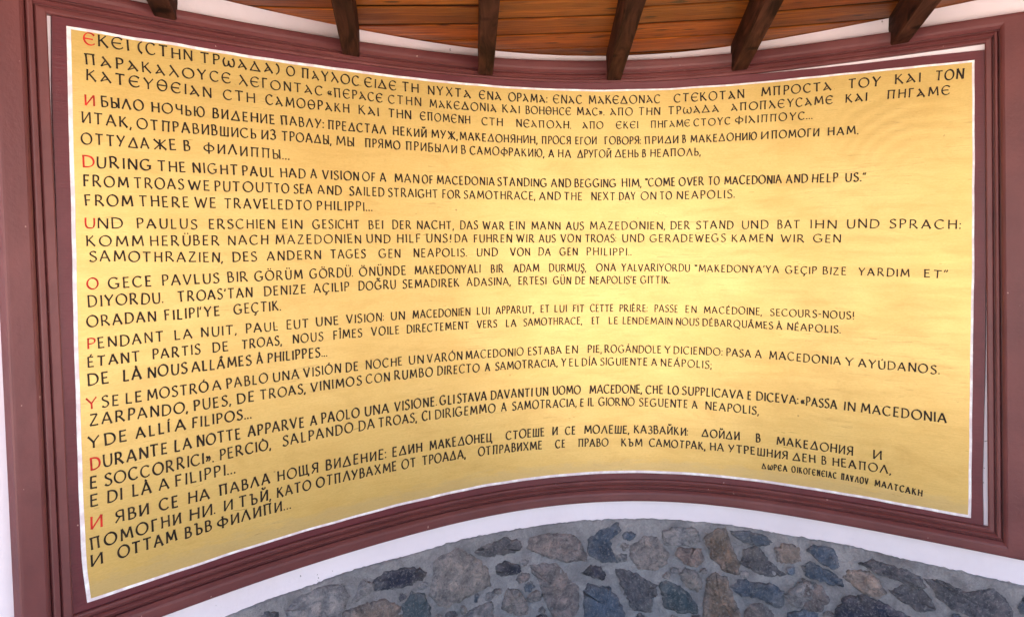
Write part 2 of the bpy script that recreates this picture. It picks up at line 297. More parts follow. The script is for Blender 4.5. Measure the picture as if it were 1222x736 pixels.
STONES = [
('navy', [(1.292, -0.328), (1.357, -0.298), (1.445, -0.305), (1.52, -0.328), (1.557, -0.358), (1.538, -0.374), (1.481, -0.387), (1.378, -0.38), (1.305, -0.367)]),
('green', [(1.44, -0.486), (1.488, -0.446), (1.545, -0.466), (1.571, -0.548), (1.571, -0.631), (1.475, -0.602), (1.439, -0.542)]),
('grey', [(0.838, -0.324), (0.881, -0.286), (0.982, -0.273), (1.084, -0.295), (1.118, -0.344), (1.089, -0.404), (1.044, -0.466), (0.827, -0.393)]),
('tan', [(1.132, -0.425), (1.24, -0.419), (1.321, -0.431), (1.403, -0.483), (1.419, -0.569), (1.272, -0.555), (1.113, -0.481)]),
('grey', [(1.16, -0.38), (1.216, -0.303), (1.261, -0.331), (1.251, -0.359), (1.187, -0.38)]),
('dark', [(0.711, -0.289), (0.766, -0.307), (0.764, -0.342), (0.697, -0.32)]),
('dark', [(1.866, -0.317), (1.915, -0.301), (2.021, -0.286), (2.106, -0.309), (2.11, -0.341), (2.067, -0.36), (1.943, -0.354), (1.885, -0.338)]),
('navy', [(1.975, -0.416), (2.028, -0.405), (2.094, -0.435), (2.108, -0.463), (2.065, -0.479), (1.989, -0.461)]),
('taupe', [(1.635, -0.332), (1.751, -0.292), (1.846, -0.355), (1.913, -0.421), (1.921, -0.5), (1.843, -0.517), (1.678, -0.544), (1.613, -0.476)]),
('brown', [(2.181, -0.356), (2.2, -0.311), (2.321, -0.304), (2.413, -0.323), (2.458, -0.389), (2.48, -0.45), (2.384, -0.45), (2.255, -0.402)]),
('slate', [(2.512, -0.349), (2.567, -0.307), (2.656, -0.275), (2.669, -0.311), (2.611, -0.345), (2.65, -0.464), (2.584, -0.461), (2.512, -0.421)]),
('brown', [(2.189, -0.472), (2.319, -0.473), (2.383, -0.535), (2.429, -0.585), (2.437, -0.694), (2.409, -0.755), (2.307, -0.732), (2.262, -0.635), (2.235, -0.551)]),
('navy', [(2.47, -0.526), (2.52, -0.493), (2.574, -0.51), (2.592, -0.548), (2.574, -0.569), (2.52, -0.543)]),
('slate', [(2.488, -0.636), (2.511, -0.606), (2.565, -0.628), (2.61, -0.621), (2.654, -0.682), (2.689, -0.784), (2.707, -0.857), (2.491, -0.845)]),
('pale', [(2.015, -0.643), (2.045, -0.561), (2.102, -0.572), (2.139, -0.632), (2.148, -0.696), (2.081, -0.688)]),
('grey', [(1.792, -0.642), (1.851, -0.605), (1.938, -0.608), (1.947, -0.68), (1.926, -0.745), (1.781, -0.707)]),
('dark', [(2.214, -0.735), (2.251, -0.731), (2.289, -0.756), (2.278, -0.818), (2.194, -0.803)]),
('pale', [(2.735, -0.447), (2.744, -0.393), (2.806, -0.348), (2.866, -0.351), (2.918, -0.434), (2.914, -0.479), (2.858, -0.513), (2.779, -0.506)]),
('grey', [(2.91, -0.317), (2.961, -0.288), (3.064, -0.288), (3.086, -0.349), (3.004, -0.374), (2.918, -0.375)]),
('pink', [(2.974, -0.43), (2.996, -0.397), (3.09, -0.393), (3.108, -0.444), (3.073, -0.488), (3.022, -0.471)]),
('taupe', [(2.992, -0.537), (3.022, -0.502), (3.082, -0.519), (3.104, -0.57), (3.083, -0.617), (3.022, -0.588)]),
('rust', [(3.129, -0.335), (3.184, -0.284), (3.231, -0.274), (3.261, -0.362), (3.291, -0.428), (3.287, -0.485), (3.228, -0.482), (3.159, -0.42)]),
('slate', [(3.265, -0.274), (3.345, -0.262), (3.429, -0.275), (3.458, -0.3), (3.421, -0.324), (3.328, -0.321), (3.286, -0.297)]),
('dark', [(3.321, -0.432), (3.337, -0.364), (3.396, -0.345), (3.447, -0.392), (3.522, -0.455), (3.406, -0.478)]),
('tan', [(3.496, -0.332), (3.529, -0.296), (3.595, -0.305), (3.604, -0.362), (3.571, -0.386), (3.505, -0.39)]),
('slate', [(3.279, -0.571), (3.313, -0.525), (3.372, -0.528), (3.456, -0.52), (3.511, -0.543), (3.516, -0.611), (3.483, -0.627), (3.407, -0.6), (3.314, -0.6)]),
('rust', [(3.142, -0.556), (3.185, -0.523), (3.236, -0.542), (3.254, -0.61), (3.288, -0.675), (3.306, -0.796), (3.118, -0.829), (3.126, -0.701)]),
('dark', [(2.664, -0.537), (2.7, -0.529), (2.761, -0.556), (2.858, -0.604), (2.862, -0.654), (2.831, -0.673), (2.836, -0.737), (2.743, -0.729), (2.708, -0.656)]),
('green', [(2.892, -0.607), (2.927, -0.582), (3.005, -0.617), (3.074, -0.69), (3.066, -0.727), (3.014, -0.742), (2.918, -0.714)]),
('grey', [(3.54, -0.554), (3.613, -0.487), (3.67, -0.475), (3.688, -0.555), (3.639, -0.6), (3.574, -0.598)]),
('brown', [(3.34, -0.683), (3.399, -0.636), (3.458, -0.659), (3.492, -0.755), (3.323, -0.792)]),
('slate', [(3.558, -0.653), (3.64, -0.613), (3.688, -0.622), (3.698, -0.704), (3.559, -0.739)]),
('slate', [(3.651, -0.308), (3.681, -0.279), (3.764, -0.28), (3.791, -0.342), (3.782, -0.364), (3.726, -0.361)]),
('slate', [(3.63, -0.395), (3.665, -0.369), (3.718, -0.385), (3.805, -0.411), (3.814, -0.445), (3.753, -0.45), (3.648, -0.437)]),
('tan', [(3.817, -0.399), (3.855, -0.364), (3.93, -0.356), (3.981, -0.388), (4.006, -0.434), (3.974, -0.469), (3.916, -0.456)]),
('dark', [(3.913, -0.32), (3.971, -0.294), (4.076, -0.3), (4.148, -0.321), (4.18, -0.365), (4.101, -0.363), (4.013, -0.354)]),
('dark', [(4.047, -0.424), (4.117, -0.367), (4.181, -0.39), (4.229, -0.454), (4.167, -0.479), (4.087, -0.448)]),
('dark', [(4.21, -0.332), (4.256, -0.325), (4.361, -0.344), (4.461, -0.31), (4.505, -0.339), (4.534, -0.396), (4.437, -0.455), (4.341, -0.432), (4.266, -0.402)]),
('navy', [(3.807, -0.573), (3.849, -0.5), (3.924, -0.481), (4.04, -0.504), (4.113, -0.532), (4.106, -0.599), (3.809, -0.682)]),
('slate', [(4.574, -0.345), (4.588, -0.309), (4.633, -0.298), (4.636, -0.368), (4.582, -0.375)]),
('brown', [(3.63, -0.468), (3.71, -0.478), (3.746, -0.534), (3.712, -0.597), (3.632, -0.597)])]
def pip(p, poly):
    r = False; x, y = p
    for (a, b), (c, d) in zip(poly, poly[1:] + poly[:1]):
        if (b > y) != (d > y) and x < (c - a) * (y - b) / (d - b) + a: r = not r
    return r
STONES = [(c, [(sum(q[0] for q in p) / len(p) * -.17 + a * 1.17, sum(q[1] for q in p) / len(p) * -.17 + b * 1.17) for a, b in p]) for c, p in STONES]
allp = [p for _, p in STONES]
def clear(c, r):
    for p in allp:
        if pip(c, p): return False
        for (a, b), (e, f) in zip(p, p[1:] + p[:1]):
            L2 = (e - a) ** 2 + (f - b) ** 2 + 1e-9; t = max(0, min(1, ((c[0] - a) * (e - a) + (c[1] - b) * (f - b)) / L2))
            if math.hypot(c[0] - a - t * (e - a), c[1] - b - t * (f - b)) < r: return False
    return True
rs = random.Random(3); keys = list(COL)
for tries in range(9000):                                    # the rest of the rubble, beyond what the frame shows
    c = (rs.uniform(WS0 + .1, WS1 - .1), rs.uniform(-.94, -.33)); r = rs.uniform(.045, .09) * (1.15 if tries < 1500 else .75 if tries < 4000 else .45)
    if c[1] + r * .8 > -.28 or not clear(c, r * 1.04): continue
    a0 = rs.uniform(0, 6.28); kx = rs.uniform(.8, 1.25); nn = rs.randint(6, 9)
    poly = [(c[0] + r * kx * rs.uniform(.8, 1.05) * math.cos(a0 - 6.283 * k / nn), c[1] + r / kx * rs.uniform(.78, 1.0) * math.sin(a0 - 6.283 * k / nn)) for k in range(nn)]
    STONES.append((rs.choice(keys if r > .06 else ['grey', 'taupe', 'dark', 'brown', 'grey', 'slate']), poly)); allp.append(poly)
V = []; F = []; CO = []
for si, (cn, poly) in enumerate(STONES):
    c0 = COL[cn]; jit = 1 + rs.uniform(-.15, .15); cx = sum(p[0] for p in poly) / len(poly); cy = sum(p[1] for p in poly) / len(poly)
    out = []
    for (a, b), (c, d) in zip(poly, poly[1:] + poly[:1]):
        for k in range(9):
            t = k / 9; x = a + (c - a) * t; y = b + (d - b) * t
            out.append((x + .010 * noise.noise(Vector((x * 34, y * 34, si))) + .0075 * noise.noise(Vector((x * 120, y * 120, si))), y + .010 * noise.noise(Vector((x * 34, y * 34, si + 50))) + .0075 * noise.noise(Vector((x * 120, y * 120, si + 9)))))
    m_ = len(out); b0 = len(V); tx, ty = rs.uniform(-.05, .05), rs.uniform(-.05, .05); prou = rs.uniform(.006, .015)
    for f, d in ((1.03, -.02), (1.0, .000), (.95, .004 + prou * .8), (.75, .004 + prou), (.5, .005 + prou), (.25, .005 + prou)):
        for (x, y) in out:
            X = cx + (x - cx) * f; Y = cy + (y - cy) * f
            dd = d + (tx * (X - cx) + ty * (Y - cy)) + ((.009 * noise.fractal(Vector((X * 22, Y * 22, si * 3)), 1, 2, 4) + .006 * abs(noise.noise(Vector((X * 45, Y * 45, si))))) if d > .003 else 0)
            Y = min(Y, mort_top(X) - .004)
            V.append(P(X, Y, dd)); k = jit * (1 + .3 * noise.noise(Vector((X * 15, Y * 15, si + 7)))); sm = max(0, min(1, (f - .62) * 2.2 + .9 * noise.fractal(Vector((X * 19, Y * 19, si + 31)), 1, 2, 4))) * .5 if f > .3 else 0
            CO.append(tuple(c * k * (1 - sm) + e * sm for c, e in zip(c0, (.215, .21, .23))))
    V.append(P(cx, cy, .006 + prou)); CO.append(c0)
    for rr in range(5):
        for i in range(m_):
            j = (i + 1) % m_; F.append((b0 + rr * m_ + i, b0 + rr * m_ + j, b0 + (rr + 1) * m_ + j, b0 + (rr + 1) * m_ + i))
    for i in range(m_): F.append((b0 + 5 * m_ + i, b0 + 5 * m_ + (i + 1) % m_, b0 + 6 * m_))
mesh('rubble_stones', V, F, MS, plinth, smooth=True, col=CO)

# ------------------------------------------------------------------ moulded frame
frame = thing('moulded_frame', 'wide brown red moulded frame around the gold inscription', 'frame', P(2.2, -.14, .02))
g1, g2 = .0042, .0035
TO = [(-.3, 2.112), (.36, 2.114), (1.1, 2.12), (2, 2.133), (2.6, 2.146), (3.3, 2.151), (4.6, 2.152)]
TG = [(-.2, 2.066), (1, 2.070), (2, 2.075), (3, 2.090), (4.5, 2.095)]
TI = [(-.1, 2.018), (1, 2.029), (2, 2.037), (3, 2.046), (4.4, 2.051)]
def stop(side, k):
    if side == 'L': return {'o': lambda z: -.2525 + .0118 * z, '1': lambda z: -.147 + .011 * z, '2': lambda z: -.110 + .009 * z, 'i': lambda z: -.070 + .0105 * z}[k]
    if side == 'R': return {'o': lambda z: 4.62 - .035 * z, '1': lambda z: 4.5017 - .0347 * z, '2': lambda z: 4.473 - .0327 * z, 'i': lambda z: 4.442 - .033 * z}[k]
    if side == 'T': return {'o': lambda s: lerp_table(TO, s), '1': lambda s: lerp_table(TG, s), '2': lambda s: lerp_table(TG, s) - .022, 'i': lambda s: lerp_table(TI, s)}[k]
    return {'o': lambda s: -.136, '1': lambda s: -.073, '2': lambda s: -.050, 'i': lambda s: -.028}[k]
SGN = dict(L=1, R=-1, T=-1, B=1)        # inward direction along s or z
PROF0 = [('o', 0, -.012), ('o', 0, .038), ('o', .004, .042), ('o', .012, .043), ('1', -.026, .043), ('1', -.016, .040), ('1', -g1 - .002, .033), ('1', -g1, .030), ('1', -g1 + .001, .006), ('1', g1 - .001, .006), ('1', g1, .020),
         ('1', g1 + .003, .0245), ('1', g1 + .007, .027), ('2', -g2 - .006, .026), ('2', -g2 - .002, .022), ('2', -g2, .018), ('2', -g2 + .001, .003), ('2', g2 - .001, .003), ('2', g2, .012), ('2', g2 + .003, .016), ('i', -.008, .0175), ('i', -.003, .0155), ('i', 0, .011), ('i', 0, -.012)]
def corner(si, ti, k, e):
    s = stop(si, k)(1); 
    for _ in range(3): z = stop(ti, k)(s) + SGN[ti] * e; s = stop(si, k)(z) + SGN[si] * e
    return s, z
def moulding(name, side):
    kgr = .55 if side in 'TB' else 1.15; PROF = [(k, e * kgr if k in '12' and abs(e) < .005 else e, {.006: .016, .003: .010}.get(d, d) if side in 'TB' else d) for k, e, d in PROF0]
    V = []; F = []; U = []; nn = 140 if side in 'TB' else 24; np_ = len(PROF); acc = 0
    for i in range(nn + 1):
        t = i / nn
        for j, (k, e, d) in enumerate(PROF):
            if side in 'TB':
                a = corner('L', side, k, e); b = corner('R', side, k, e); s = a[0] + (b[0] - a[0]) * t; z = stop(side, k)(s) + SGN[side] * e
                V.append(P(s, z, d)); U.append((s, j * .008 + (.7 if side == 'B' else 0)))
            else:
                a = corner(side, 'B', k, e); b = corner(side, 'T', k, e); z = a[1] + (b[1] - a[1]) * t; s = stop(side, k)(z) + SGN[side] * e
                V.append(P(s, z, d)); U.append((z + 7, j * .008 + (.3 if side == 'L' else 1.1)))
    for i in range(nn):
        for j in range(np_ - 1): F.append((i * np_ + j, (i + 1) * np_ + j, (i + 1) * np_ + j + 1, i * np_ + j + 1))
    F.append(tuple(range(np_))); F.append(tuple(nn * np_ + j for j in range(np_)))
    o = mesh(name, V, F, MF, frame, uv=U)
    bm = bmesh.new(); bm.from_mesh(o.data); bmesh.ops.recalc_face_normals(bm, faces=bm.faces); bm.to_mesh(o.data); bm.free(); return o
moulding('frame_rail', 'T'); moulding('frame_rail', 'B'); moulding('frame_stile', 'L'); moulding('frame_stile', 'R')

# ------------------------------------------------------------------ inscription panel
panel = thing('inscription_panel', 'gold painted panel lettered with the same passage in nine languages', 'inscription', P(2.2, 0, 0))
EDG = {'white_top': [(0.0193, 1.9928), (0.2069, 1.9959), (0.3946, 1.9983), (0.5822, 2.0002), (0.7699, 2.0017), (0.9575, 2.0028), (1.1451, 2.0037), (1.3328, 2.0044), (1.5204, 2.005), (1.7081, 2.0056), (1.8957, 2.0061), (2.0833, 2.0066), (2.271, 2.007), (2.4586, 2.0073), (2.6462, 2.0076), (2.8339, 2.0076), (3.0215, 2.0074), (3.2092, 2.0068), (3.3968, 2.0057), (3.5844, 2.004), (3.7721, 2.0016), (3.9597, 1.9983), (4.1474, 1.9938), (4.335, 1.9881)], 'white_bot': [(-0.015, -0.0032), (0.1757, -0.0024), (0.3665, -0.0015), (0.5572, -0.0005), (0.748, 0.0005), (0.9387, 0.0014), (1.1294, 0.0023), (1.3202, 0.0032), (1.5109, 0.0039), (1.7017, 0.0046), (1.8924, 0.0051), (2.0831, 0.0055), (2.2739, 0.0058), (2.4646, 0.0058), (2.6553, 0.0057), (2.8461, 0.0054), (3.0368, 0.0049), (3.2276, 0.0042), (3.4183, 0.0033), (3.609, 0.0021), (3.7998, 0.0007), (3.9905, -0.0009), (4.1813, -0.0028), (4.372, -0.0049)], 'white_left': [(0.0193, 1.9927), (0.0114, 1.7446), (-0.002, 1.2334), (-0.0133, 0.8871), (-0.0251, 0.3101), (-0.0277, 0.2117), (-0.0243, 0.1141), (-0.015, -0.0032)], 'white_right': [(4.335, 1.9879), (4.3389, 1.8535), (4.3552, 1.1726), (4.3606, 0.734), (4.3669, 0.363), (4.372, -0.004)], 'gold_top': [(0.0332, 1.9836), (0.2198, 1.9858), (0.4065, 1.9876), (0.5931, 1.9891), (0.7797, 1.9904), (0.9664, 1.9915), (1.153, 1.9925), (1.3396, 1.9934), (1.5263, 1.9943), (1.7129, 1.9951), (1.8995, 1.996), (2.0862, 1.9968), (2.2728, 1.9975), (2.4595, 1.9981), (2.6461, 1.9986), (2.8327, 1.9988), (3.0194, 1.9987), (3.206, 1.9981), (3.3926, 1.9971), (3.5793, 1.9954), (3.7659, 1.9929), (3.9525, 1.9894), (4.1392, 1.9849), (4.3258, 1.9791)], 'gold_bot': [(-0.0021, 0.009), (0.1876, 0.0087), (0.3772, 0.009), (0.5669, 0.0098), (0.7565, 0.0108), (0.9462, 0.0121), (1.1359, 0.0134), (1.3255, 0.0148), (1.5152, 0.0161), (1.7048, 0.0172), (1.8945, 0.0182), (2.0842, 0.019), (2.2738, 0.0194), (2.4635, 0.0196), (2.6532, 0.0195), (2.8428, 0.0191), (3.0325, 0.0183), (3.2221, 0.0173), (3.4118, 0.0161), (3.6015, 0.0146), (3.7911, 0.013), (3.9808, 0.0113), (4.1704, 0.0096), (4.3601, 0.008)], 'gold_left': [(0.0332, 1.9843), (0.0256, 1.7462), (0.0114, 1.2332), (0.0005, 0.8855), (-0.0103, 0.3062), (-0.0111, 0.2069), (-0.0088, 0.1093), (-0.0021, 0.0095)], 'gold_right': [(4.3258, 1.9786), (4.33, 1.8545), (4.3466, 1.1726), (4.3506, 0.7332), (4.3568, 0.3617), (4.3601, 0.0092)]}
def by_s(pts): return sorted((p[0], p[1]) for p in pts)
def by_z(pts): return sorted((p[1], p[0]) for p in pts)
def sheet(name, top, bot, left, right, d0, d1, ns, nv, m, wob=0.0):
    T_, B_, L_, R_ = by_s(top), by_s(bot), by_z(left), by_z(right); V = []; U = []; F = []
    for j in range(nv + 1):
        for i in range(ns + 1):
            u, v = i / ns, j / nv; z = 2.0 * v
            for _ in range(3):
                s = lerp_table(L_, z) * (1 - u) + lerp_table(R_, z) * u; a = lerp_table(B_, s); b = lerp_table(T_, s); z = a + (b - a) * v
            if wob:
                if j in (0, nv): z += wob * noise.noise(Vector((s * 6, z * 3, 2)))
                if i in (0, ns): s += wob * noise.noise(Vector((s * 3, z * 6, 9)))
            V.append(P(s, z, d1)); U.append((s, z))
    q = lambda i, j: j * (ns + 1) + i
    for j in range(nv):
        for i in range(ns): F.append((q(i, j), q(i + 1, j), q(i + 1, j + 1), q(i, j + 1)))
    rim = [q(i, 0) for i in range(ns)] + [q(ns, j) for j in range(nv)] + [q(i, nv) for i in range(ns, 0, -1)] + [q(0, j) for j in range(nv, 0, -1)]
    n = len(V)
    for r_ in rim: s, z = U[r_]; V.append(P(s, z, d0)); U.append((s, z))
    for k in range(len(rim)): F.append((rim[k], n + k, n + (k + 1) % len(rim), rim[(k + 1) % len(rim)]))
    return mesh(name, V, F, m, panel, uv=U)
sheet('backing_board', [(-.03, 2.03), (3.3, 2.047), (3.84, 2.0357), (4.12, 2.0334), (4.373, 2.0257)], [(-.1, -.06), (4.5, -.06)],
      [(-.0255, 2.03), (-.04, 1.739), (-.0516, 1.149), (-.078, .9), (-.095, -.06)], [(4.3726, 2.02), (4.400, 1.17), (4.409, .737), (4.4134, .146), (4.4224, -.04)], -.0115, 0, 160, 24, MB, .0015)
sheet('border_line', EDG['white_top'], EDG['white_bot'], EDG['white_left'], EDG['white_right'], -.001, .0022, 180, 40, MW, .003)
sheet('gold_field', EDG['gold_top'], EDG['gold_bot'], EDG['gold_left'], EDG['gold_right'], -.001, .0036, 180, 60, MG, .003)

# ------------------------------------------------------------------ brush lettering: every glyph is a set of pen strokes
ST = 'l .07 0 .07 1;'
BOWL = 'c .02 .98 .3 .99 .5 .88 .5 .62 .32 .48 .07 .47'
SOFT = 'c .07 .53 .36 .52 .55 .38 .52 .12 .33 .02 .03 .02'
GL = {
'A': 'l 0 0 .36 1;l .36 1 .78 0;l .13 .34 .64 .34', 'B': ST + 'c .02 .98 .3 .99 .45 .86 .42 .62 .3 .55 .07 .53;' + SOFT, 'C': 'a .44 .5 .44 .5 48 318',
'D': ST + 'c .01 .98 .32 .98 .62 .86 .76 .52 .66 .18 .36 .02 .01 .02', 'E': ST + 'l .04 .97 .5 .97;l .07 .52 .44 .52;l .04 .03 .52 .03', 'F': ST + 'l .04 .97 .5 .97;l .07 .52 .42 .52',
'G': 'a .45 .5 .45 .5 50 322;l .55 .42 .9 .42;l .8 .42 .8 .12', 'H': ST + 'l .68 0 .68 1;l .07 .52 .68 .52', 'I': ST[:-1], 'J': 'c .3 1 .3 .2 .22 .0 .02 .02',
'K': ST + 'l .07 .42 .55 .98;l .22 .58 .68 .0', 'L': ST + 'l .04 .03 .48 .03', 'M': 'l .08 0 .16 1;l .16 1 .49 .2;l .49 .2 .84 1;l .84 1 .96 0', 'N': ST + 'l .07 1 .7 0;l .7 0 .7 1',
'O': 'a .46 .5 .46 .5 90 450', 'P': ST + BOWL, 'Q': 'a .46 .5 .46 .5 90 450;c .45 .06 .66 -.1 .95 -.2', 'R': ST + BOWL + ';l .28 .48 .72 0',
'S': 'c .52 .88 .34 1 .1 .9 .08 .7 .28 .55 .48 .42 .54 .2 .36 .01 .14 .02 .02 .12', 'T': 'l .0 .97 .68 .97;l .33 1 .33 0', 'U': 'c .07 1 .07 .4 .16 .08 .38 0 .6 .08 .68 .4 .68 1',
'V': 'l 0 1 .36 0;l .36 0 .74 1', 'W': 'l 0 1 .28 0;l .28 0 .52 .85;l .52 .85 .76 0;l .76 0 1.05 1', 'X': 'l 0 1 .72 0;l .68 1 .02 0', 'Y': 'l 0 1 .34 .48;l .7 1 .34 .48;l .34 .5 .34 0',
'Z': 'l .06 .97 .6 .97;l .6 .97 .02 .03;l .02 .03 .66 .03',
'\u0391': 'l .16 .92 .74 0;l .36 .6 .0 .06;l .0 .06 .52 .3', '\u0393': ST + 'l .04 .97 .48 .97', '\u0394': 'l .34 .97 .86 .04;l .41 .84 .0 .06;l -.05 .06 .92 .06', '\u0404': 'a .42 .5 .42 .5 42 318;l .06 .5 .62 .5',
'\u0398': 'a .4 .5 .38 .5 90 450;l .03 .5 .77 .5', '\u039b': 'l .08 1 .74 0;l .37 .56 .0 .02', '\u03a0': 'l .12 0 .12 .97;l .64 0 .64 .97;l 0 .97 .76 .97', '\u03f9': 'a .4 .5 .4 .5 45 315',
'\u03a6': 'l .47 -.08 .47 1.08;a .47 .5 .45 .3 90 450', '\u03c9': 'c .14 .84 .0 .5 .1 .08 .3 .06 .45 .3 .47 .6;c .47 .3 .62 .06 .86 .08 .95 .5 .8 .84',
'\u0411': ST + 'l .04 .97 .52 .97;' + SOFT, '\u0414': 'l .46 1 .82 .03;l .5 .97 .0 .03;l -.02 .04 .86 .04', '\u0416': 'l .48 0 .48 1;l .0 .98 .46 .5;l .02 .0 .46 .5;l .96 .98 .5 .5;l .5 .5 .98 0',
'\u0417': 'c .04 .88 .24 1 .46 .86 .42 .62 .2 .52;c .2 .52 .46 .46 .52 .16 .3 0 .0 .1', '\u0418': 'l .07 1 .07 0;l .07 0 .66 1;l .66 1 .66 0', '\u041b': 'l .44 1 .0 0;l .42 1 .8 0', '\u0423': 'l .0 1 .36 .4;l .7 1 .16 0',
'\u0426': ST + 'l .6 0 .6 1;l .04 .03 .76 .03;l .74 .05 .74 -.2', '\u0427': 'c .07 1 .07 .7 .2 .5 .58 .5;l .6 0 .6 1', '\u0428': ST + 'l .46 0 .46 1;l .85 0 .85 1;l .04 .03 .88 .03',
'\u0429': ST + 'l .46 0 .46 1;l .85 0 .85 1;l .04 .03 1.0 .03;l .99 .05 .99 -.2', '\u042a': 'l 0 .97 .24 .97;l .24 0 .24 1;c .24 .52 .55 .5 .7 .3 .6 .06 .22 .02', '\u042c': ST + 'c .07 .52 .38 .5 .52 .3 .44 .06 .05 .02',
'\u042b': ST + 'c .07 .52 .38 .5 .52 .3 .44 .06 .05 .02;l .7 0 .7 1', '\u042e': ST + 'l .07 .5 .3 .5;a .66 .5 .36 .5 90 450', '\u042f': 'l .6 0 .6 1;c .62 .98 .3 .99 .1 .86 .12 .6 .3 .48 .6 .47;l .36 .48 .0 0',
'.': 'd .06 .05', ',': 'l .1 .1 .0 -.17', ':': 'd .06 .1;d .06 .6', ';': 'd .08 .55;l .1 .1 .0 -.17', '\u2026': 'd .06 .04;d .36 .04;d .66 .04', '(': 'c .3 1.03 .08 .8 .02 .5 .08 .2 .3 -.03', ')': 'c .0 1.03 .2 .8 .26 .5 .2 .2 .0 -.03',
'!': 'l .07 1 .07 .32;d .07 .05', '\u2019': 'l .1 1.02 .02 .72', '\u201c': 'l .0 1.0 .06 .76;l .18 1.0 .24 .76', '\u201d': 'l .12 1.02 .0 .74;l .32 1.02 .2 .74', '-': 'l 0 .45 .3 .45',
'\u00ab': 'l .2 .6 .02 .38;l .02 .38 .2 .16;l .42 .6 .24 .38;l .24 .38 .42 .16', '\u00bb': 'l .0 .6 .18 .38;l .18 .38 .0 .16;l .22 .6 .4 .38;l .4 .38 .22 .16'}
for a, b in ('\u0392B', '\u0399I', '\u039aK', '\u039cM', '\u039dN', '\u039fO', '\u03a1P', '\u03a4T', '\u03a5Y', '\u03a7X', '\u0397H', '\u0410A', '\u0412B', '\u0413\u0393', '\u0415E', '\u041aK', '\u041cM', '\u041dH', '\u041eO', '\u041f\u03a0', '\u0420P', '\u0421C', '\u0422T', '\u0424\u03a6', '\u0425X'): GL[a] = GL[b]
DIA = {'\u0301': 'l -.03 1.08 .13 1.22', '\u0300': 'l .03 1.05 -.13 1.18', '\u0302': 'l -.15 1.1 0 1.24;l 0 1.24 .15 1.1', '\u0308': 'd -.14 1.2;d .14 1.2', '\u0306': 'c -.16 1.3 -.08 1.15 .08 1.15 .16 1.3', '\u0327': 'c .02 .0 .1 -.14 .04 -.26 -.1 -.24'}
def catmull(p, n=7):
    q = [p[0]] + p + [p[-1]]; out = []
    for i in range(1, len(q) - 2):
        a, b, c, d = q[i - 1:i + 3]
        for k in range(n):
            t = k / n
            out.append(tuple(.5 * (2 * b[e] + (c[e] - a[e]) * t + (2 * a[e] - 5 * b[e] + 4 * c[e] - d[e]) * t * t + (3 * b[e] - a[e] - 3 * c[e] + d[e]) * t ** 3) for e in (0, 1)))
    return out + [p[-1]]
def strokes(spec, ox=0.0):
    out = []
    for q in spec.split(';'):
        k, *v = q.split(); v = [float(e) for e in v]
        if k == 'l': out.append(('l', [(v[0] + ox, v[1]), (v[2] + ox, v[3])]))
        elif k == 'c': out.append(('c', catmull([(v[i] + ox, v[i + 1]) for i in range(0, len(v), 2)])))
        elif k == 'a': out.append(('c', [(v[0] + ox + v[2] * math.cos(R(v[4] + (v[5] - v[4]) * i / 26)), v[1] + v[3] * math.sin(R(v[4] + (v[5] - v[4]) * i / 26))) for i in range(27)]))
        else: out.append(('d', [(v[0] + ox, v[1])]))
    return out
CACHE = {}
def glyph(ch):
    if ch not in CACHE:
        dec = unicodedata.normalize('NFD', ch); st = strokes(GL[dec[0]]); xs = [p[0] for _, q in st for p in q]; w = max(xs)
        for m_ in dec[1:]: st += strokes(DIA[m_], w / 2)
        CACHE[ch] = (st, w)
    return CACHE[ch]
rl = random.Random(11)
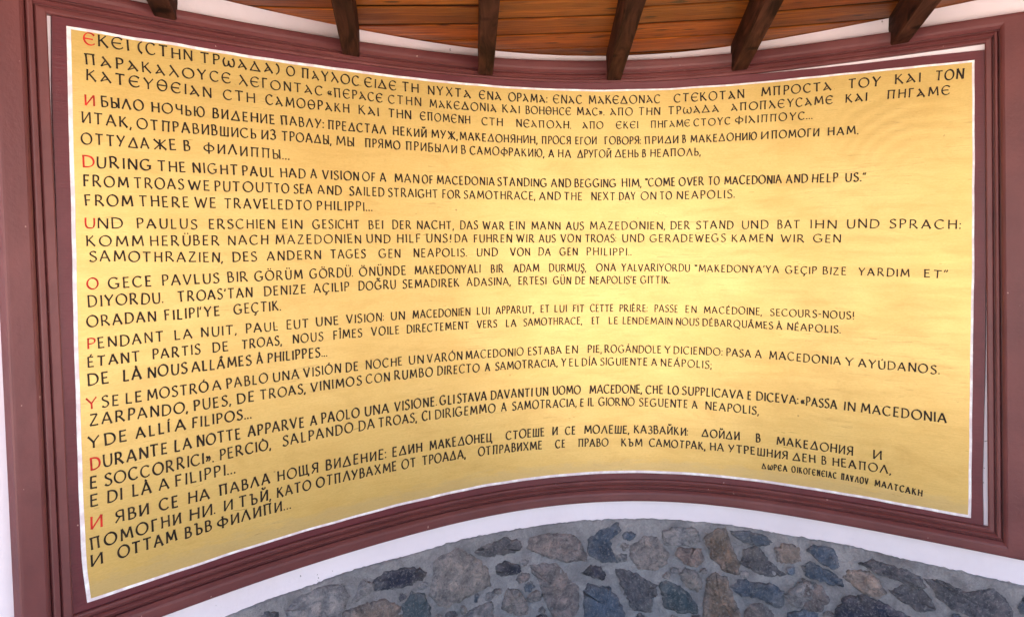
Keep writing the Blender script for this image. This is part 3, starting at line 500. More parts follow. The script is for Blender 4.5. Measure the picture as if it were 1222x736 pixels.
class Ink:
    def __init__(s): s.V = []; s.F = []; s.k = 0
    def ribbon(s, pts, wd, lift):
        """pts in (s,z); raised flat band of paint of varying width"""
        n = len(pts); b = len(s.V); d1 = .0046 + lift
        for i, (x, y) in enumerate(pts):
            a = pts[max(0, i - 1)]; c = pts[min(n - 1, i + 1)]; tx, ty = c[0] - a[0], c[1] - a[1]; L = math.hypot(tx, ty) or 1; nx, ny = -ty / L * wd[i] / 2, tx / L * wd[i] / 2
            for sx, d in ((1, .0034), (1, d1), (-1, d1), (-1, .0034)): s.V.append(P(x + nx * sx, y + ny * sx, d))
        for i in range(n - 1):
            for j in range(3): q = b + i * 4 + j; s.F.append((q, q + 1, q + 5, q + 4))
        s.F.append((b, b + 3, b + 2, b + 1)); e = b + (n - 1) * 4; s.F.append((e, e + 1, e + 2, e + 3))
    def dot(s, x, y, r, lift):
        b = len(s.V); d1 = .0046 + lift; n = 9
        for k in range(n):
            rr = r * rl.uniform(.85, 1.15); a = 6.2832 * k / n; p = (x + rr * math.cos(a), y + rr * math.sin(a)); s.V += [P(*p, .0034), P(*p, d1)]
        s.V.append(P(x, y, d1 + .0003))
        for k in range(n): j = (k + 1) % n; s.F += [(b + 2 * k, b + 2 * j, b + 2 * j + 1, b + 2 * k + 1), (b + 2 * k + 1, b + 2 * j + 1, b + 2 * n)]
    def letter(s, ch, x0, sx, h, base, slope, bold):
        st, w = glyph(ch); rot = R(rl.gauss(0, 1.1)) + slope; sy = h * rl.uniform(.96, 1.04); sx = sx * rl.uniform(.97, 1.03); oy = h * rl.gauss(0, .015); shear = rl.gauss(0, .012)
        cr, sr = math.cos(rot), math.sin(rot); t0 = h * bold * rl.uniform(.93, 1.08)
        for kind, pts in st:
            s.k += 1; lift = (s.k % 12) * .00012
            q = []
            for (px, py) in pts:
                lx = (px + shear * py) * sx; ly = py * sy + oy; q.append((x0 + lx * cr - ly * sr, base(x0) + lx * sr + ly * cr))
            if kind == 'd': s.dot(*q[0], t0 * .47, lift); continue
            if kind == 'l':
                (a, b), (c, d) = q; bow = rl.gauss(0, .012) * h; L = math.hypot(c - a, d - b); m_ = 7
                q = [(a + (c - a) * i / m_ - (d - b) / L * bow * math.sin(3.14 * i / m_), b + (d - b) * i / m_ + (c - a) / L * bow * math.sin(3.14 * i / m_)) for i in range(m_ + 1)]
            dist = [0]
            for i in range(1, len(q)): dist.append(dist[-1] + math.hypot(q[i][0] - q[i - 1][0], q[i][1] - q[i - 1][1]))
            wd = []
            for i in range(len(q)):
                a = q[max(0, i - 1)]; c = q[min(len(q) - 1, i + 1)]; ph = math.atan2(c[1] - a[1], c[0] - a[0])
                k = .54 + .50 * abs(math.sin(ph - R(28))) ** 1.3
                e = min(dist[i], dist[-1] - dist[i]) / h; k *= 1 + .22 * math.exp(-(e / .07) ** 2)
                wd.append(t0 * k)
            s.ribbon(q, wd, lift)
LINES = [
([(0.388,0.0392),(1.636,0.041),(2.855,0.0415),(3.907,0.0418)],[('*Є', 0.073, 0.1146, 1.9412, 1.9418),
  ('ΚЄΙ', 0.1219, 0.2363, 1.9419, 1.9428),
  ('(ϹΤΗΝ', 0.2687, 0.4864, 1.9428, 1.9428),
  ('ΤΡωΑΔΑ)', 0.519, 0.8716, 1.9428, 1.9411),
  ('Ο', 0.9036, 0.9449, 1.9407, 1.9404),
  ('ΠΑΥΛΟϹ', 0.9751, 1.2641, 1.9402, 1.938),
  ('ЄΙΔЄ', 1.2941, 1.4635, 1.9377, 1.9367),
  ('ΤΗ', 1.4936, 1.5836, 1.9366, 1.9362),
  ('ΝΥΧΤΑ', 1.6347, 1.8752, 1.9359, 1.9352),
  ('ЄΝΑ', 1.9211, 2.0447, 1.9351, 1.9352),
  ('ΟΡΑΜΑ:', 2.0834, 2.2971, 1.9354, 1.9349),
  ('ЄΝΑϹ', 2.3288, 2.4845, 1.9346, 1.9345),
  ('ΜΑΚЄΔΟΝΑϹ', 2.517, 2.8875, 1.9347, 1.9353),
  ('ϹΤЄΚΟΤΑΝ', 2.956, 3.3086, 1.935, 1.933),
  ('ΜΠΡΟϹΤΑ', 3.3888, 3.7265, 1.9326, 1.9293),
  ('ΤΟΥ', 3.803, 3.9472, 1.9281, 1.9257),
  ('ΚΑΙ', 4.008, 4.119, 1.9246, 1.9221),
  ('ΤΟΝ', 4.1786, 4.2946, 1.9203, 1.9145)]),
([(0.384,0.0378),(1.634,0.0382),(2.854,0.0385),(3.908,0.0391)],[('ΠΑΡΑΚΑΛΟΥϹЄ', 0.0729, 0.6488, 1.8721, 1.8785),
  ('ΛЄΓΟΝΤΑϹ', 0.6825, 1.0763, 1.8785, 1.8772),
  ('«ΠЄΡΑϹЄ', 1.1015, 1.3889, 1.8771, 1.8764),
  ('ϹΤΗΝ', 1.4175, 1.5968, 1.8764, 1.8764),
  ('ΜΑΚЄΔΟΝΙΑ', 1.6411, 2.0175, 1.8763, 1.8774),
  ('ΚΑΙ', 2.0483, 2.1461, 1.8776, 1.8774),
  ('ΒΟΗΘΗϹЄ', 2.1772, 2.4273, 1.877, 1.8761),
  ('ΜΑϹ».', 2.4547, 2.6007, 1.8762, 1.8764),
  ('ΑΠΟ', 2.6295, 2.7473, 1.8763, 1.8759),
  ('ΤΗΝ', 2.7757, 2.8875, 1.8758, 1.8752),
  ('ΤΡωΑΔΑ', 2.927, 3.1826, 1.875, 1.8732),
  ('ΑΠΟΠΛЄΥϹΑΜЄ', 3.2412, 3.7351, 1.8728, 1.8662),
  ('ΚΑΙ', 3.7899, 3.8893, 1.8651, 1.8635),
  ('ΠΗΓΑΜЄ', 3.9754, 4.2429, 1.8623, 1.8529)]),
([(0.381,0.0378),(1.633,0.0383),(2.854,0.0355),(3.91,0.0374)],[('ΚΑΤЄΥΘЄΙΑΝ', 0.0738, 0.5611, 1.8207, 1.8136),
  ('ϹΤΗ', 0.6117, 0.752, 1.8138, 1.8143),
  ('ϹΑΜΟΘΡΑΚΗ', 0.8021, 1.2116, 1.8145, 1.8143),
  ('ΚΑΙ', 1.2569, 1.3651, 1.8141, 1.8134),
  ('ΤΗΝ', 1.4156, 1.5408, 1.8129, 1.8126),
  ('ЄΠΟΜЄΝΗ', 1.5895, 1.8693, 1.8128, 1.8118),
  ('ϹΤΗ', 1.9337, 2.0507, 1.8111, 1.8101),
  ('ΝЄΑΠΟΛΗ.', 2.1253, 2.4246, 1.8096, 1.8086),
  ('ΑΠΟ', 2.4836, 2.5949, 1.8087, 1.8092),
  ('ЄΚЄΙ', 2.6612, 2.7755, 1.8096, 1.8099),
  ('ΠΗΓΑΜЄ', 2.8385, 3.0389, 1.8097, 1.8091),
  ('ϹΤΟΥϹ', 3.0565, 3.2413, 1.809, 1.8089),
  ('ΦΙΛΙΠΠΟΥϹ…', 3.262, 3.6399, 1.8089, 1.8046)]),
([(0.378,0.0364),(1.631,0.0384),(2.854,0.0377),(3.911,0.0375)],[('*И', 0.0642, 0.1016, 1.7347, 1.7349),
  ('БЫЛО', 0.1235, 0.2835, 1.7351, 1.7365),
  ('НОЧЬЮ', 0.3098, 0.5295, 1.7367, 1.7373),
  ('ВИДЕНИЕ', 0.5594, 0.8421, 1.7371, 1.7372),
  ('ПАВЛУ:', 0.8683, 1.0785, 1.7373, 1.7371),
  ('ПРЕДСТАЛ', 1.0976, 1.4023, 1.737, 1.7352),
  ('НЕКИЙ', 1.4377, 1.6239, 1.7349, 1.7338),
  ('МУЖ,', 1.649, 1.7985, 1.7336, 1.7326),
  ('МАКЕДОНЯНИН,', 1.8077, 2.2422, 1.7325, 1.7299),
  ('ПРОСЯ', 2.263, 2.4239, 1.7298, 1.7298),
  ('ЕГОИ', 2.4447, 2.559, 1.7299, 1.7299),
  ('ГОВОРЯ:', 2.5999, 2.7891, 1.7297, 1.7289),
  ('ПРИДИ', 2.8069, 2.9791, 1.7288, 1.7287),
  ('В', 2.9977, 3.0184, 1.7288, 1.7287),
  ('МАКЕДОНИЮ', 3.0381, 3.3711, 1.7284, 1.7245),
  ('И', 3.3893, 3.4277, 1.7243, 1.7238),
  ('ПОМОГИ', 3.4411, 3.6721, 1.7236, 1.72),
  ('НАМ.', 3.7116, 3.8532, 1.7193, 1.7151)]),
([(0.374,0.038),(1.629,0.0385),(2.854,0.0398),(3.913,0.0357)],[('ИТАК,', 0.0517, 0.2333, 1.6732, 1.67),
  ('ОТПРАВИВШИСЬ', 0.2527, 0.7527, 1.6699, 1.6723),
  ('ИЗ', 0.7744, 0.8434, 1.6724, 1.6728),
  ('ТРОАДЫ,', 0.8706, 1.1155, 1.673, 1.6718),
  ('МЫ', 1.1369, 1.2309, 1.6715, 1.6711),
  ('ПРЯМО', 1.2857, 1.4784, 1.6715, 1.6712),
  ('ПРИБЫЛИ', 1.5053, 1.7913, 1.6709, 1.6675),
  ('В', 1.8144, 1.841, 1.6672, 1.667),
  ('САМОФРАКИЮ,', 1.8641, 2.2785, 1.667, 1.6638),
  ('А', 2.3003, 2.3315, 1.6635, 1.6631),
  ('НА', 2.3515, 2.4233, 1.6628, 1.6623),
  ('ДРУГОЙ', 2.4552, 2.635, 1.6623, 1.6621),
  ('ДЕНЬ', 2.6532, 2.7774, 1.6621, 1.6622),
  ('В', 2.7942, 2.8152, 1.6623, 1.6622),
  ('НЕАПОЛЬ,', 2.8352, 3.0931, 1.6621, 1.6615)]),
([(0.371,0.038)],[('ОТТУДА', 0.0465, 0.2975, 1.6007, 1.602),
  ('ЖЕ', 0.3135, 0.4054, 1.6019, 1.6026),
  ('В', 0.4331, 0.462, 1.6031, 1.6032),
  ('ФИЛИППЫ…', 0.5164, 0.9039, 1.6027, 1.596)]),
([(0.367,0.0381),(1.625,0.0386),(2.854,0.0422),(3.915,0.0396)],[('*D', 0.046, 0.0891, 1.5244, 1.5238),
  ('URING', 0.0949, 0.3032, 1.5238, 1.5232),
  ('THE', 0.325, 0.4395, 1.5231, 1.5229),
  ('NIGHT', 0.4668, 0.6634, 1.5228, 1.5217),
  ('PAUL', 0.6818, 0.8306, 1.5216, 1.5215),
  ('HAD', 0.8578, 0.982, 1.5217, 1.5228),
  ('A', 1.0043, 1.0379, 1.5231, 1.523),
  ('VISION', 1.0631, 1.2528, 1.5226, 1.5211),
  ('OF', 1.269, 1.3397, 1.521, 1.5208),
  ('A', 1.3628, 1.3959, 1.5207, 1.5204),
  ('MAN', 1.4405, 1.5761, 1.5201, 1.5193),
  ('OF', 1.5921, 1.6552, 1.5192, 1.5189),
  ('MACEDONIA', 1.6737, 2.0022, 1.5189, 1.5174),
  ('STANDING', 2.0149, 2.2925, 1.5174, 1.5137),
  ('AND', 2.3132, 2.422, 1.5133, 1.512),
  ('BEGGING', 2.4386, 2.6611, 1.512, 1.5114),
  ('HIM,', 2.6878, 2.7929, 1.5113, 1.5117),
  ('“COME', 2.8087, 2.9658, 1.5119, 1.5121),
  ('OVER', 2.9815, 3.1112, 1.512, 1.5116),
  ('TO', 3.1298, 3.1897, 1.5116, 1.5112),
  ('MACEDONIA', 3.2092, 3.4972, 1.5109, 1.5062),
  ('AND', 3.5155, 3.6225, 1.5059, 1.5037),
  ('HELP', 3.6391, 3.7646, 1.5033, 1.5006),
  ('US.”', 3.795, 3.8913, 1.4999, 1.4964)]),
([(0.364,0.0382),(1.624,0.0387),(2.854,0.0401)],[('FROM', 0.046, 0.2109, 1.457, 1.4571),
  ('TROAS', 0.2303, 0.4296, 1.4572, 1.4574),
  ('WE', 0.4467, 0.5379, 1.4574, 1.4574),
  ('PUT', 0.5565, 0.6698, 1.4575, 1.4579),
  ('OUT', 0.6828, 0.8232, 1.4579, 1.4579),
  ('TO', 0.8271, 0.8985, 1.4579, 1.4578),
  ('SEA', 0.9194, 1.012, 1.4578, 1.4576),
  ('AND', 1.0381, 1.16, 1.4575, 1.4566),
  ('SAILED', 1.1982, 1.3851, 1.4561, 1.4543),
  ('STRAIGHT', 1.404, 1.6801, 1.4542, 1.4521),
  ('FOR', 1.7032, 1.8075, 1.4519, 1.4513),
  ('SAMOTHRACE,', 1.8249, 2.2275, 1.4512, 1.4485),
  ('AND', 2.2473, 2.3649, 1.4483, 1.4474),
  ('THE', 2.3827, 2.4809, 1.4472, 1.4462),
  ('NEXT', 2.5279, 2.6554, 1.4457, 1.4448),
  ('DAY', 2.6737, 2.7621, 1.4447, 1.4446),
  ('ON', 2.7875, 2.8676, 1.4446, 1.4444),
  ('TO', 2.8854, 2.9482, 1.4442, 1.4439),
  ('NEAPOLIS.', 2.9691, 3.2642, 1.4439, 1.4425)]),
([(0.361,0.0382),(1.622,0.0407)],[('FROM', 0.0481, 0.2238, 1.3895, 1.3903),
  ('THERE', 0.2466, 0.4478, 1.3904, 1.391),
  ('WE', 0.4693, 0.5615, 1.3911, 1.3911),
  ('TRAVELED', 0.5956, 0.9138, 1.3911, 1.39),
  ('TO', 0.9287, 1.0065, 1.3899, 1.3895),
  ('PHILIPPI…', 1.0305, 1.317, 1.3895, 1.3877)]),
([(0.357,0.036),(1.62,0.0389),(2.854,0.0404),(3.919,0.0399)],[('*U', 0.0419, 0.0803, 1.3135, 1.3131),
  ('ND', 0.0876, 0.1812, 1.313, 1.3123),
  ('PAULUS', 0.2332, 0.4768, 1.3117, 1.3105),
  ('ERSCHIEN', 0.525, 0.824, 1.3104, 1.3097),
  ('EIN', 0.8582, 0.9558, 1.3096, 1.3093),
  ('GESICHT', 1.0071, 1.247, 1.3091, 1.3077),
  ('BEI', 1.2948, 1.373, 1.3074, 1.3068),
  ('DER', 1.422, 1.5271, 1.3066, 1.3057),
  ('NACHT,', 1.5579, 1.7671, 1.3055, 1.3036),
  ('DAS', 1.8009, 1.9033, 1.3034, 1.3023),
  ('WAR', 1.93, 2.054, 1.302, 1.3003),
  ('EIN', 2.0805, 2.1653, 1.2999, 1.2985),
  ('MANN', 2.2013, 2.3635, 1.2979, 1.2957),
  ('AUS', 2.3913, 2.4886, 1.2955, 1.2946),
  ('MAZEDONIEN,', 2.5192, 2.9138, 1.2942, 1.2906),
  ('DER', 2.9379, 3.0403, 1.2905, 1.2899),
  ('STAND', 3.0684, 3.26, 1.2898, 1.2883),
  ('UND', 3.2981, 3.4339, 1.2879, 1.2861),
  ('BAT', 3.4747, 3.5878, 1.2854, 1.2842),
  ('IHN', 3.6342, 3.7585, 1.2839, 1.2826),
  ('UND', 3.8061, 3.9551, 1.2819, 1.2797),
  ('SPRACH:', 3.9978, 4.2986, 1.279, 1.2698)]),
([(0.354,0.0368),(1.618,0.039),(2.854,0.0394),(3.92,0.0362)],[('KOMM', 0.0443, 0.2576, 1.2498, 1.2473),
  ('HERÜBER', 0.2816, 0.5693, 1.2472, 1.2463),
  ('NACH', 0.6055, 0.7904, 1.2462, 1.2458),
  ('MAZEDONIEN', 0.8229, 1.2558, 1.2457, 1.2442),
  ('UND', 1.2819, 1.4123, 1.244, 1.2432),
  ('HILF', 1.446, 1.5792, 1.2431, 1.2421),
  ('UNS!', 1.608, 1.7483, 1.2418, 1.2402),
  ('DA', 1.7681, 1.8438, 1.24, 1.2388),
  ('FUHREN', 1.8764, 2.0933, 1.2383, 1.2352),
  ('WIR', 2.1186, 2.2192, 1.2349, 1.2337),
  ('AUS', 2.2425, 2.336, 1.2333, 1.232),
  ('VON', 2.3629, 2.4716, 1.2316, 1.2303),
  ('TROAS:', 2.4936, 2.6599, 1.2301, 1.2285),
  ('UND', 2.6889, 2.8062, 1.2282, 1.227),
  ('GERADEWEGS', 2.8326, 3.2212, 1.2267, 1.2226),
  ('KAMEN', 3.2481, 3.4549, 1.2224, 1.2201),
  ('WIR', 3.4936, 3.6085, 1.2196, 1.218),
  ('GEN', 3.6509, 3.7806, 1.2174, 1.2148)]),
([(0.351,0.0369),(1.617,0.0391),(2.854,0.0384)],[('SAMOTHRAZIEN,', 0.0524, 0.5817, 1.1979, 1.1787),
  ('DES', 0.6227, 0.7368, 1.1787, 1.179),
  ('ANDERN', 0.7809, 1.0461, 1.1791, 1.1791),
  ('TAGES', 1.0925, 1.2754, 1.1789, 1.1774),
  ('GEN', 1.3458, 1.4644, 1.1765, 1.1751),
  ('NEAPOLIS.', 1.535, 1.8389, 1.1743, 1.1704),
  ('UND', 1.8914, 2.0136, 1.1698, 1.1683),
  ('VON', 2.0831, 2.1955, 1.1675, 1.1662),
  ('DA', 2.2376, 2.3089, 1.1657, 1.1648),
  ('GEN', 2.3566, 2.4545, 1.164, 1.1627),
  ('PHILIPPI..', 2.5008, 2.739, 1.1621, 1.1571)]),
([(0.347,0.0385),(1.615,0.0401),(2.854,0.0375),(3.923,0.0354)],[('*O', 0.0401, 0.0816, 1.101, 1.1005),
  ('GECE', 0.1165, 0.2823, 1.1001, 1.0989),
  ('PAVLUS', 0.3214, 0.5627, 1.0988, 1.0979),
  ('BIR', 0.5981, 0.6917, 1.0977, 1.0976),
  ('GÖRÜM', 0.7201, 0.9508, 1.0976, 1.0974),
  ('GÖRDÜ.', 0.9839, 1.2066, 1.0973, 1.0963),
  ('ÖNÜNDE', 1.2391, 1.4928, 1.0961, 1.0938),
  ('MAKEDONYALI', 1.5386, 1.9132, 1.0933, 1.0878),
  ('BIR', 1.9715, 2.0448, 1.0867, 1.0856),
  ('ADAM', 2.0991, 2.2435, 1.085, 1.0829),
  ('DURMUŞ,', 2.2973, 2.5002, 1.0821, 1.0792),
  ('ONA', 2.5529, 2.6582, 1.0785, 1.0771),
  ('YALVARIYORDU', 2.6852, 3.0398, 1.0768, 1.0716),
  ('“MAKEDONYA’YA', 3.0638, 3.4869, 1.0712, 1.0656),
  ('GEÇIP', 3.5175, 3.6697, 1.0653, 1.0634),
  ('BIZE', 3.697, 3.8098, 1.0631, 1.0616),
  ('YARDIM', 3.8637, 4.0917, 1.0609, 1.0575),
  ('ET”', 4.1513, 4.2539, 1.0565, 1.0548)]),
([(0.344,0.0386),(1.613,0.0392),(2.854,0.0386)],[('DIYORDU.', 0.0397, 0.3241, 1.0395, 1.0349),
  ('TROAS’TAN', 0.3825, 0.7079, 1.0346, 1.034),
  ('DENIZE', 0.7605, 0.9657, 1.0339, 1.0339),
  ('AÇILIP', 1.0021, 1.1841, 1.0339, 1.0332),
  ('DOĞRU', 1.2316, 1.4343, 1.0328, 1.0306),
  ('SEMADIREK', 1.4706, 1.7926, 1.0301, 1.0252),
  ('ADASINA,', 1.8336, 2.0843, 1.0246, 1.0208),
  ('ERTESI', 2.1253, 2.2819, 1.0203, 1.0176),
  ('GÜN', 2.3192, 2.4178, 1.0169, 1.0148),
  ('DE', 2.4389, 2.4942, 1.0144, 1.0135),
  ('NEAPOLIS’E', 2.5163, 2.7654, 1.0132, 1.011),
  ('GITTIK.', 2.7846, 2.9381, 1.0109, 1.0104)]),
([(0.341,0.0387)],[('ORADAN', 0.0331, 0.2922, 0.969, 0.9692),
  ('FILIPI’YE', 0.325, 0.5587, 0.9693, 0.9696),
  ('GEÇTIK.', 0.62, 0.8398, 0.9696, 0.9704)]),
([(0.337,0.0372),(1.609,0.0374),(2.854,0.0367),(3.927,0.0347)],[('*P', 0.029, 0.0597, 0.8918, 0.8919),
  ('ENDANT', 0.067, 0.3196, 0.8919, 0.8919),
  ('LA', 0.3613, 0.4382, 0.8918, 0.8913),
  ('NUIT,', 0.4722, 0.6304, 0.891, 0.8895),
  ('PAUL', 0.6706, 0.8247, 0.8891, 0.8881),
  ('EUT', 0.8624, 0.9726, 0.8881, 0.8884),
  ('UNE', 1.0071, 1.1257, 0.8888, 0.8886),
  ('VISION:', 1.1652, 1.3649, 0.8881, 0.8866),
  ('UN', 1.4019, 1.4791, 0.8865, 0.8857),
  ('MACEDONIEN', 1.5215, 1.8518, 0.8849, 0.8802),
  ('LUI', 1.887, 1.962, 0.8798, 0.8787),
  ('APPARUT,', 1.9971, 2.2112, 0.8779, 0.874),
  ('ET', 2.2473, 2.2984, 0.8735, 0.8727),
  ('LUI', 2.3233, 2.3931, 0.8723, 0.8709),
  ('FIT', 2.4244, 2.4877, 0.87, 0.8687),
  ('CETTE', 2.5186, 2.6443, 0.8683, 0.8664),
  ('PRIÈRE:', 2.6736, 2.8216, 0.8659, 0.8633),
  ('PASSE', 2.8567, 2.9804, 0.8627, 0.8606),
  ('EN', 3.0151, 3.075, 0.86, 0.8591),
  ('MACÉDOINE,', 3.1096, 3.4054, 0.8585, 0.8547),
  ('SECOURS-NOUS!', 3.4446, 3.8484, 0.8543, 0.8528)]),
([(0.334,0.0373),(1.608,0.0375),(2.854,0.0367),(3.928,0.0348)],[('ÉTANT', 0.0271, 0.2232, 0.8287, 0.8285),
  ('PARTIS', 0.2706, 0.4693, 0.8283, 0.8274),
  ('DE', 0.519, 0.5907, 0.8271, 0.8268),
  ('TROAS,', 0.6491, 0.839, 0.8264, 0.8254),
  ('NOUS', 0.8905, 1.0443, 0.8252, 0.8246),
  ('FÎMES', 1.0938, 1.2477, 0.8244, 0.8231),
  ('VOILE', 1.2939, 1.4487, 0.8225, 0.8204),
  ('DIRECTEMENT', 1.4876, 1.8434, 0.8198, 0.8139),
  ('VERS', 1.8881, 2.003, 0.8131, 0.8109),
  ('LA', 2.052, 2.1124, 0.8099, 0.8091),
  ('SAMOTHRACE,', 2.1512, 2.4761, 0.8088, 0.8045),
  ('ET', 2.5259, 2.5699, 0.8035, 0.8026),
  ('LE', 2.6169, 2.6679, 0.8016, 0.8006),
  ('LENDEMAIN', 2.6896, 2.951, 0.8002, 0.7954),
  ('NOUS', 2.9668, 3.0888, 0.7951, 0.7929),
  ('DÉBARQUÂMES', 3.1035, 3.4613, 0.7926, 0.7872),
  ('À', 3.4776, 3.5071, 0.787, 0.7866),
  ('NÉAPOLIS.', 3.5287, 3.7875, 0.7864, 0.7828)]),
([(0.331,0.0404),(1.604,0.0397)],[('DE', 0.0238, 0.1037, 0.7646, 0.7639),
  ('LÀ', 0.1525, 0.2255, 0.7633, 0.7624),
  ('NOUS', 0.2471, 0.4104, 0.7622, 0.7603),
  ('ALLÂMES', 0.4269, 0.6934, 0.7602, 0.7581),
  ('À', 0.7154, 0.7462, 0.7581, 0.7577),
  ('PHILIPPES…', 0.7661, 1.0617, 0.7574, 0.7538)]),
([(0.327,0.039),(1.604,0.0397),(2.854,0.0391),(3.931,0.0389)],[('*Y', 0.0157, 0.0597, 0.68, 0.6798),
  ('SE', 0.0708, 0.1351, 0.6799, 0.6795),
  ('LE', 0.1583, 0.2237, 0.6793, 0.6787),
  ('MOSTRÓ', 0.2413, 0.496, 0.6785, 0.6761),
  ('A', 0.5121, 0.5529, 0.6759, 0.6756),
  ('PABLO', 0.5748, 0.767, 0.6756, 0.6746),
  ('UNA', 0.7886, 0.9185, 0.6744, 0.6737),
  ('VISIÓN', 0.9394, 1.1279, 0.6737, 0.6733),
  ('DE', 1.1526, 1.221, 0.6732, 0.6728),
  ('NOCHE', 1.2583, 1.4616, 0.6724, 0.6697),
  ('UN', 1.4949, 1.5818, 0.6692, 0.6679),
  ('VARÓN', 1.5993, 1.8002, 0.6677, 0.6644),
  ('MACEDONIO', 1.8179, 2.1508, 0.6641, 0.6582),
  ('ESTABA', 2.1745, 2.3629, 0.6579, 0.6555),
  ('EN', 2.3832, 2.4505, 0.6553, 0.6543),
  ('PIE,', 2.5028, 2.5811, 0.6533, 0.6516),
  ('ROGÁNDOLE', 2.5942, 2.8938, 0.6513, 0.6454),
  ('Y', 2.9098, 2.9437, 0.6452, 0.6447),
  ('DICIENDO:', 2.9543, 3.2069, 0.6445, 0.6409),
  ('PASA', 3.2257, 3.3526, 0.6406, 0.6389),
  ('A', 3.3713, 3.4064, 0.6386, 0.6381),
  ('MACEDONIA', 3.4406, 3.7909, 0.6375, 0.6315),
  ('Y', 3.8092, 3.8503, 0.6312, 0.6304),
  ('AYÚDANOS.', 3.8712, 4.2285, 0.6298, 0.6248)]),
([(0.323,0.0406),(1.602,0.0417),(2.854,0.0392)],[('ZARPANDO,', 0.0236, 0.405, 0.6228, 0.609),
  ('PUES,', 0.4285, 0.593, 0.6087, 0.6084),
  ('DE', 0.6191, 0.6995, 0.6085, 0.608),
  ('TROAS,', 0.7255, 0.9477, 0.6077, 0.6069),
  ('VINIMOS', 0.9709, 1.2375, 0.607, 0.607),
  ('CON', 1.2595, 1.3903, 0.6068, 0.6056),
  ('RUMBO', 1.413, 1.6304, 0.6053, 0.6019),
  ('DIRECTO', 1.6539, 1.898, 0.6015, 0.5962),
  ('A', 1.9287, 1.9581, 0.5955, 0.5949),
  ('SAMOTRACIA,', 1.987, 2.3408, 0.5944, 0.5889),
  ('Y', 2.3578, 2.3883, 0.5886, 0.5882),
  ('EL', 2.4018, 2.4578, 0.588, 0.5872),
  ('DÍA', 2.4701, 2.5554, 0.587, 0.5856),
  ('SIGUIENTE', 2.5697, 2.8213, 0.5853, 0.5807),
  ('A', 2.8405, 2.8715, 0.5803, 0.5797),
  ('NEÁPOLIS;', 2.8885, 3.1527, 0.5793, 0.5718)]),
([(0.32,0.0406)],[('Y', 0.0142, 0.0622, 0.543, 0.5436),
  ('DE', 0.0734, 0.1592, 0.5436, 0.5445),
  ('ALLÍ', 0.1907, 0.3253, 0.545, 0.545),
  ('A', 0.3463, 0.3951, 0.5448, 0.5443),
  ('FILIPOS…', 0.4176, 0.6823, 0.5441, 0.54)]),
([(0.316,0.0431),(1.599,0.0449),(2.854,0.0438),(3.935,0.043)],[('*D', 0.0175, 0.0582, 0.4662, 0.4665),
  ('URANTE', 0.0634, 0.3148, 0.4666, 0.4666),
  ('LA', 0.3409, 0.4157, 0.4664, 0.4657),
  ('NOTTE', 0.4349, 0.6316, 0.4655, 0.4642),
  ('APPARVE', 0.6619, 0.936, 0.464, 0.4615),
  ('A', 0.9634, 0.9998, 0.4611, 0.4608),
  ('PAOLO', 1.0197, 1.2217, 0.4607, 0.4596),
  ('UNA', 1.246, 1.3803, 0.4594, 0.4579),
  ('VISIONE.', 1.4087, 1.6503, 0.4575, 0.4541),
  ('GLI', 1.6656, 1.7507, 0.4539, 0.4523),
  ('STAVA', 1.7661, 1.9378, 0.4519, 0.448),
  ('DAVANTI', 1.9579, 2.1977, 0.4475, 0.4427),
  ('UN', 2.215, 2.2874, 0.4424, 0.4417),
  ('UOMO', 2.3109, 2.4656, 0.4416, 0.4394),
  ('MACEDONE,', 2.5102, 2.7942, 0.4383, 0.4325),
  ('CHE', 2.8104, 2.9045, 0.4323, 0.4311),
  ('LO', 2.9247, 2.9843, 0.4309, 0.4301),
  ('SUPPLICAVA', 2.9991, 3.3148, 0.4298, 0.4243),
  ('E', 3.3336, 3.3565, 0.4239, 0.4236),
  ('DICEVA:', 3.3786, 3.5906, 0.4233, 0.4204),
  ('«PASSA', 3.6007, 3.7769, 0.4202, 0.4165),
  ('IN', 3.806, 3.8617, 0.4158, 0.4142),
  ('MACEDONIA', 3.8845, 4.2636, 0.4135, 0.4077)]),
([(0.313,0.0432),(1.597,0.044),(2.853,0.0417)],[('E', 0.0133, 0.0427, 0.4, 0.3988),
  ('SOCCORRICI».', 0.0659, 0.5057, 0.3981, 0.3939),
  ('PERCIÒ,', 0.5311, 0.7703, 0.394, 0.3952),
  ('SALPANDO', 0.8235, 1.1868, 0.3956, 0.397),
  ('DA', 1.2109, 1.2996, 0.3969, 0.3962),
  ('TROAS,', 1.3198, 1.535, 0.396, 0.3921),
  ('CI', 1.563, 1.6111, 0.3915, 0.3904),
  ('DIRIGEMMO', 1.637, 1.9863, 0.3898, 0.3818),
  ('A', 2.0181, 2.051, 0.3812, 0.3805),
  ('SAMOTRACIA,', 2.081, 2.4427, 0.3797, 0.3728),
  ('E', 2.4595, 2.4819, 0.3726, 0.3724),
  ('IL', 2.5019, 2.5375, 0.3722, 0.3716),
  ('GIORNO', 2.5597, 2.7531, 0.3711, 0.3664),
  ('SEGUENTE', 2.7747, 3.0311, 0.3658, 0.3599),
  ('A', 3.0501, 3.0819, 0.3595, 0.3589),
  ('NEAPOLIS,', 3.1189, 3.3945, 0.3582, 0.3486)]),
([(0.31,0.0432)],[('E', 0.0099, 0.0431, 0.3355, 0.3352),
  ('DI', 0.0716, 0.1291, 0.3352, 0.3346),
  ('LÀ', 0.1658, 0.2428, 0.3339, 0.3325),
  ('A', 0.2716, 0.315, 0.332, 0.3314),
  ('FILIPPI…', 0.3378, 0.5994, 0.3312, 0.3286)]),
([(0.306,0.0433),(1.593,0.0442),(2.853,0.0419),(3.939,0.0414)],[('*И', 0.0063, 0.0561, 0.2536, 0.2538),
  ('ЯВИ', 0.0979, 0.2284, 0.2536, 0.254),
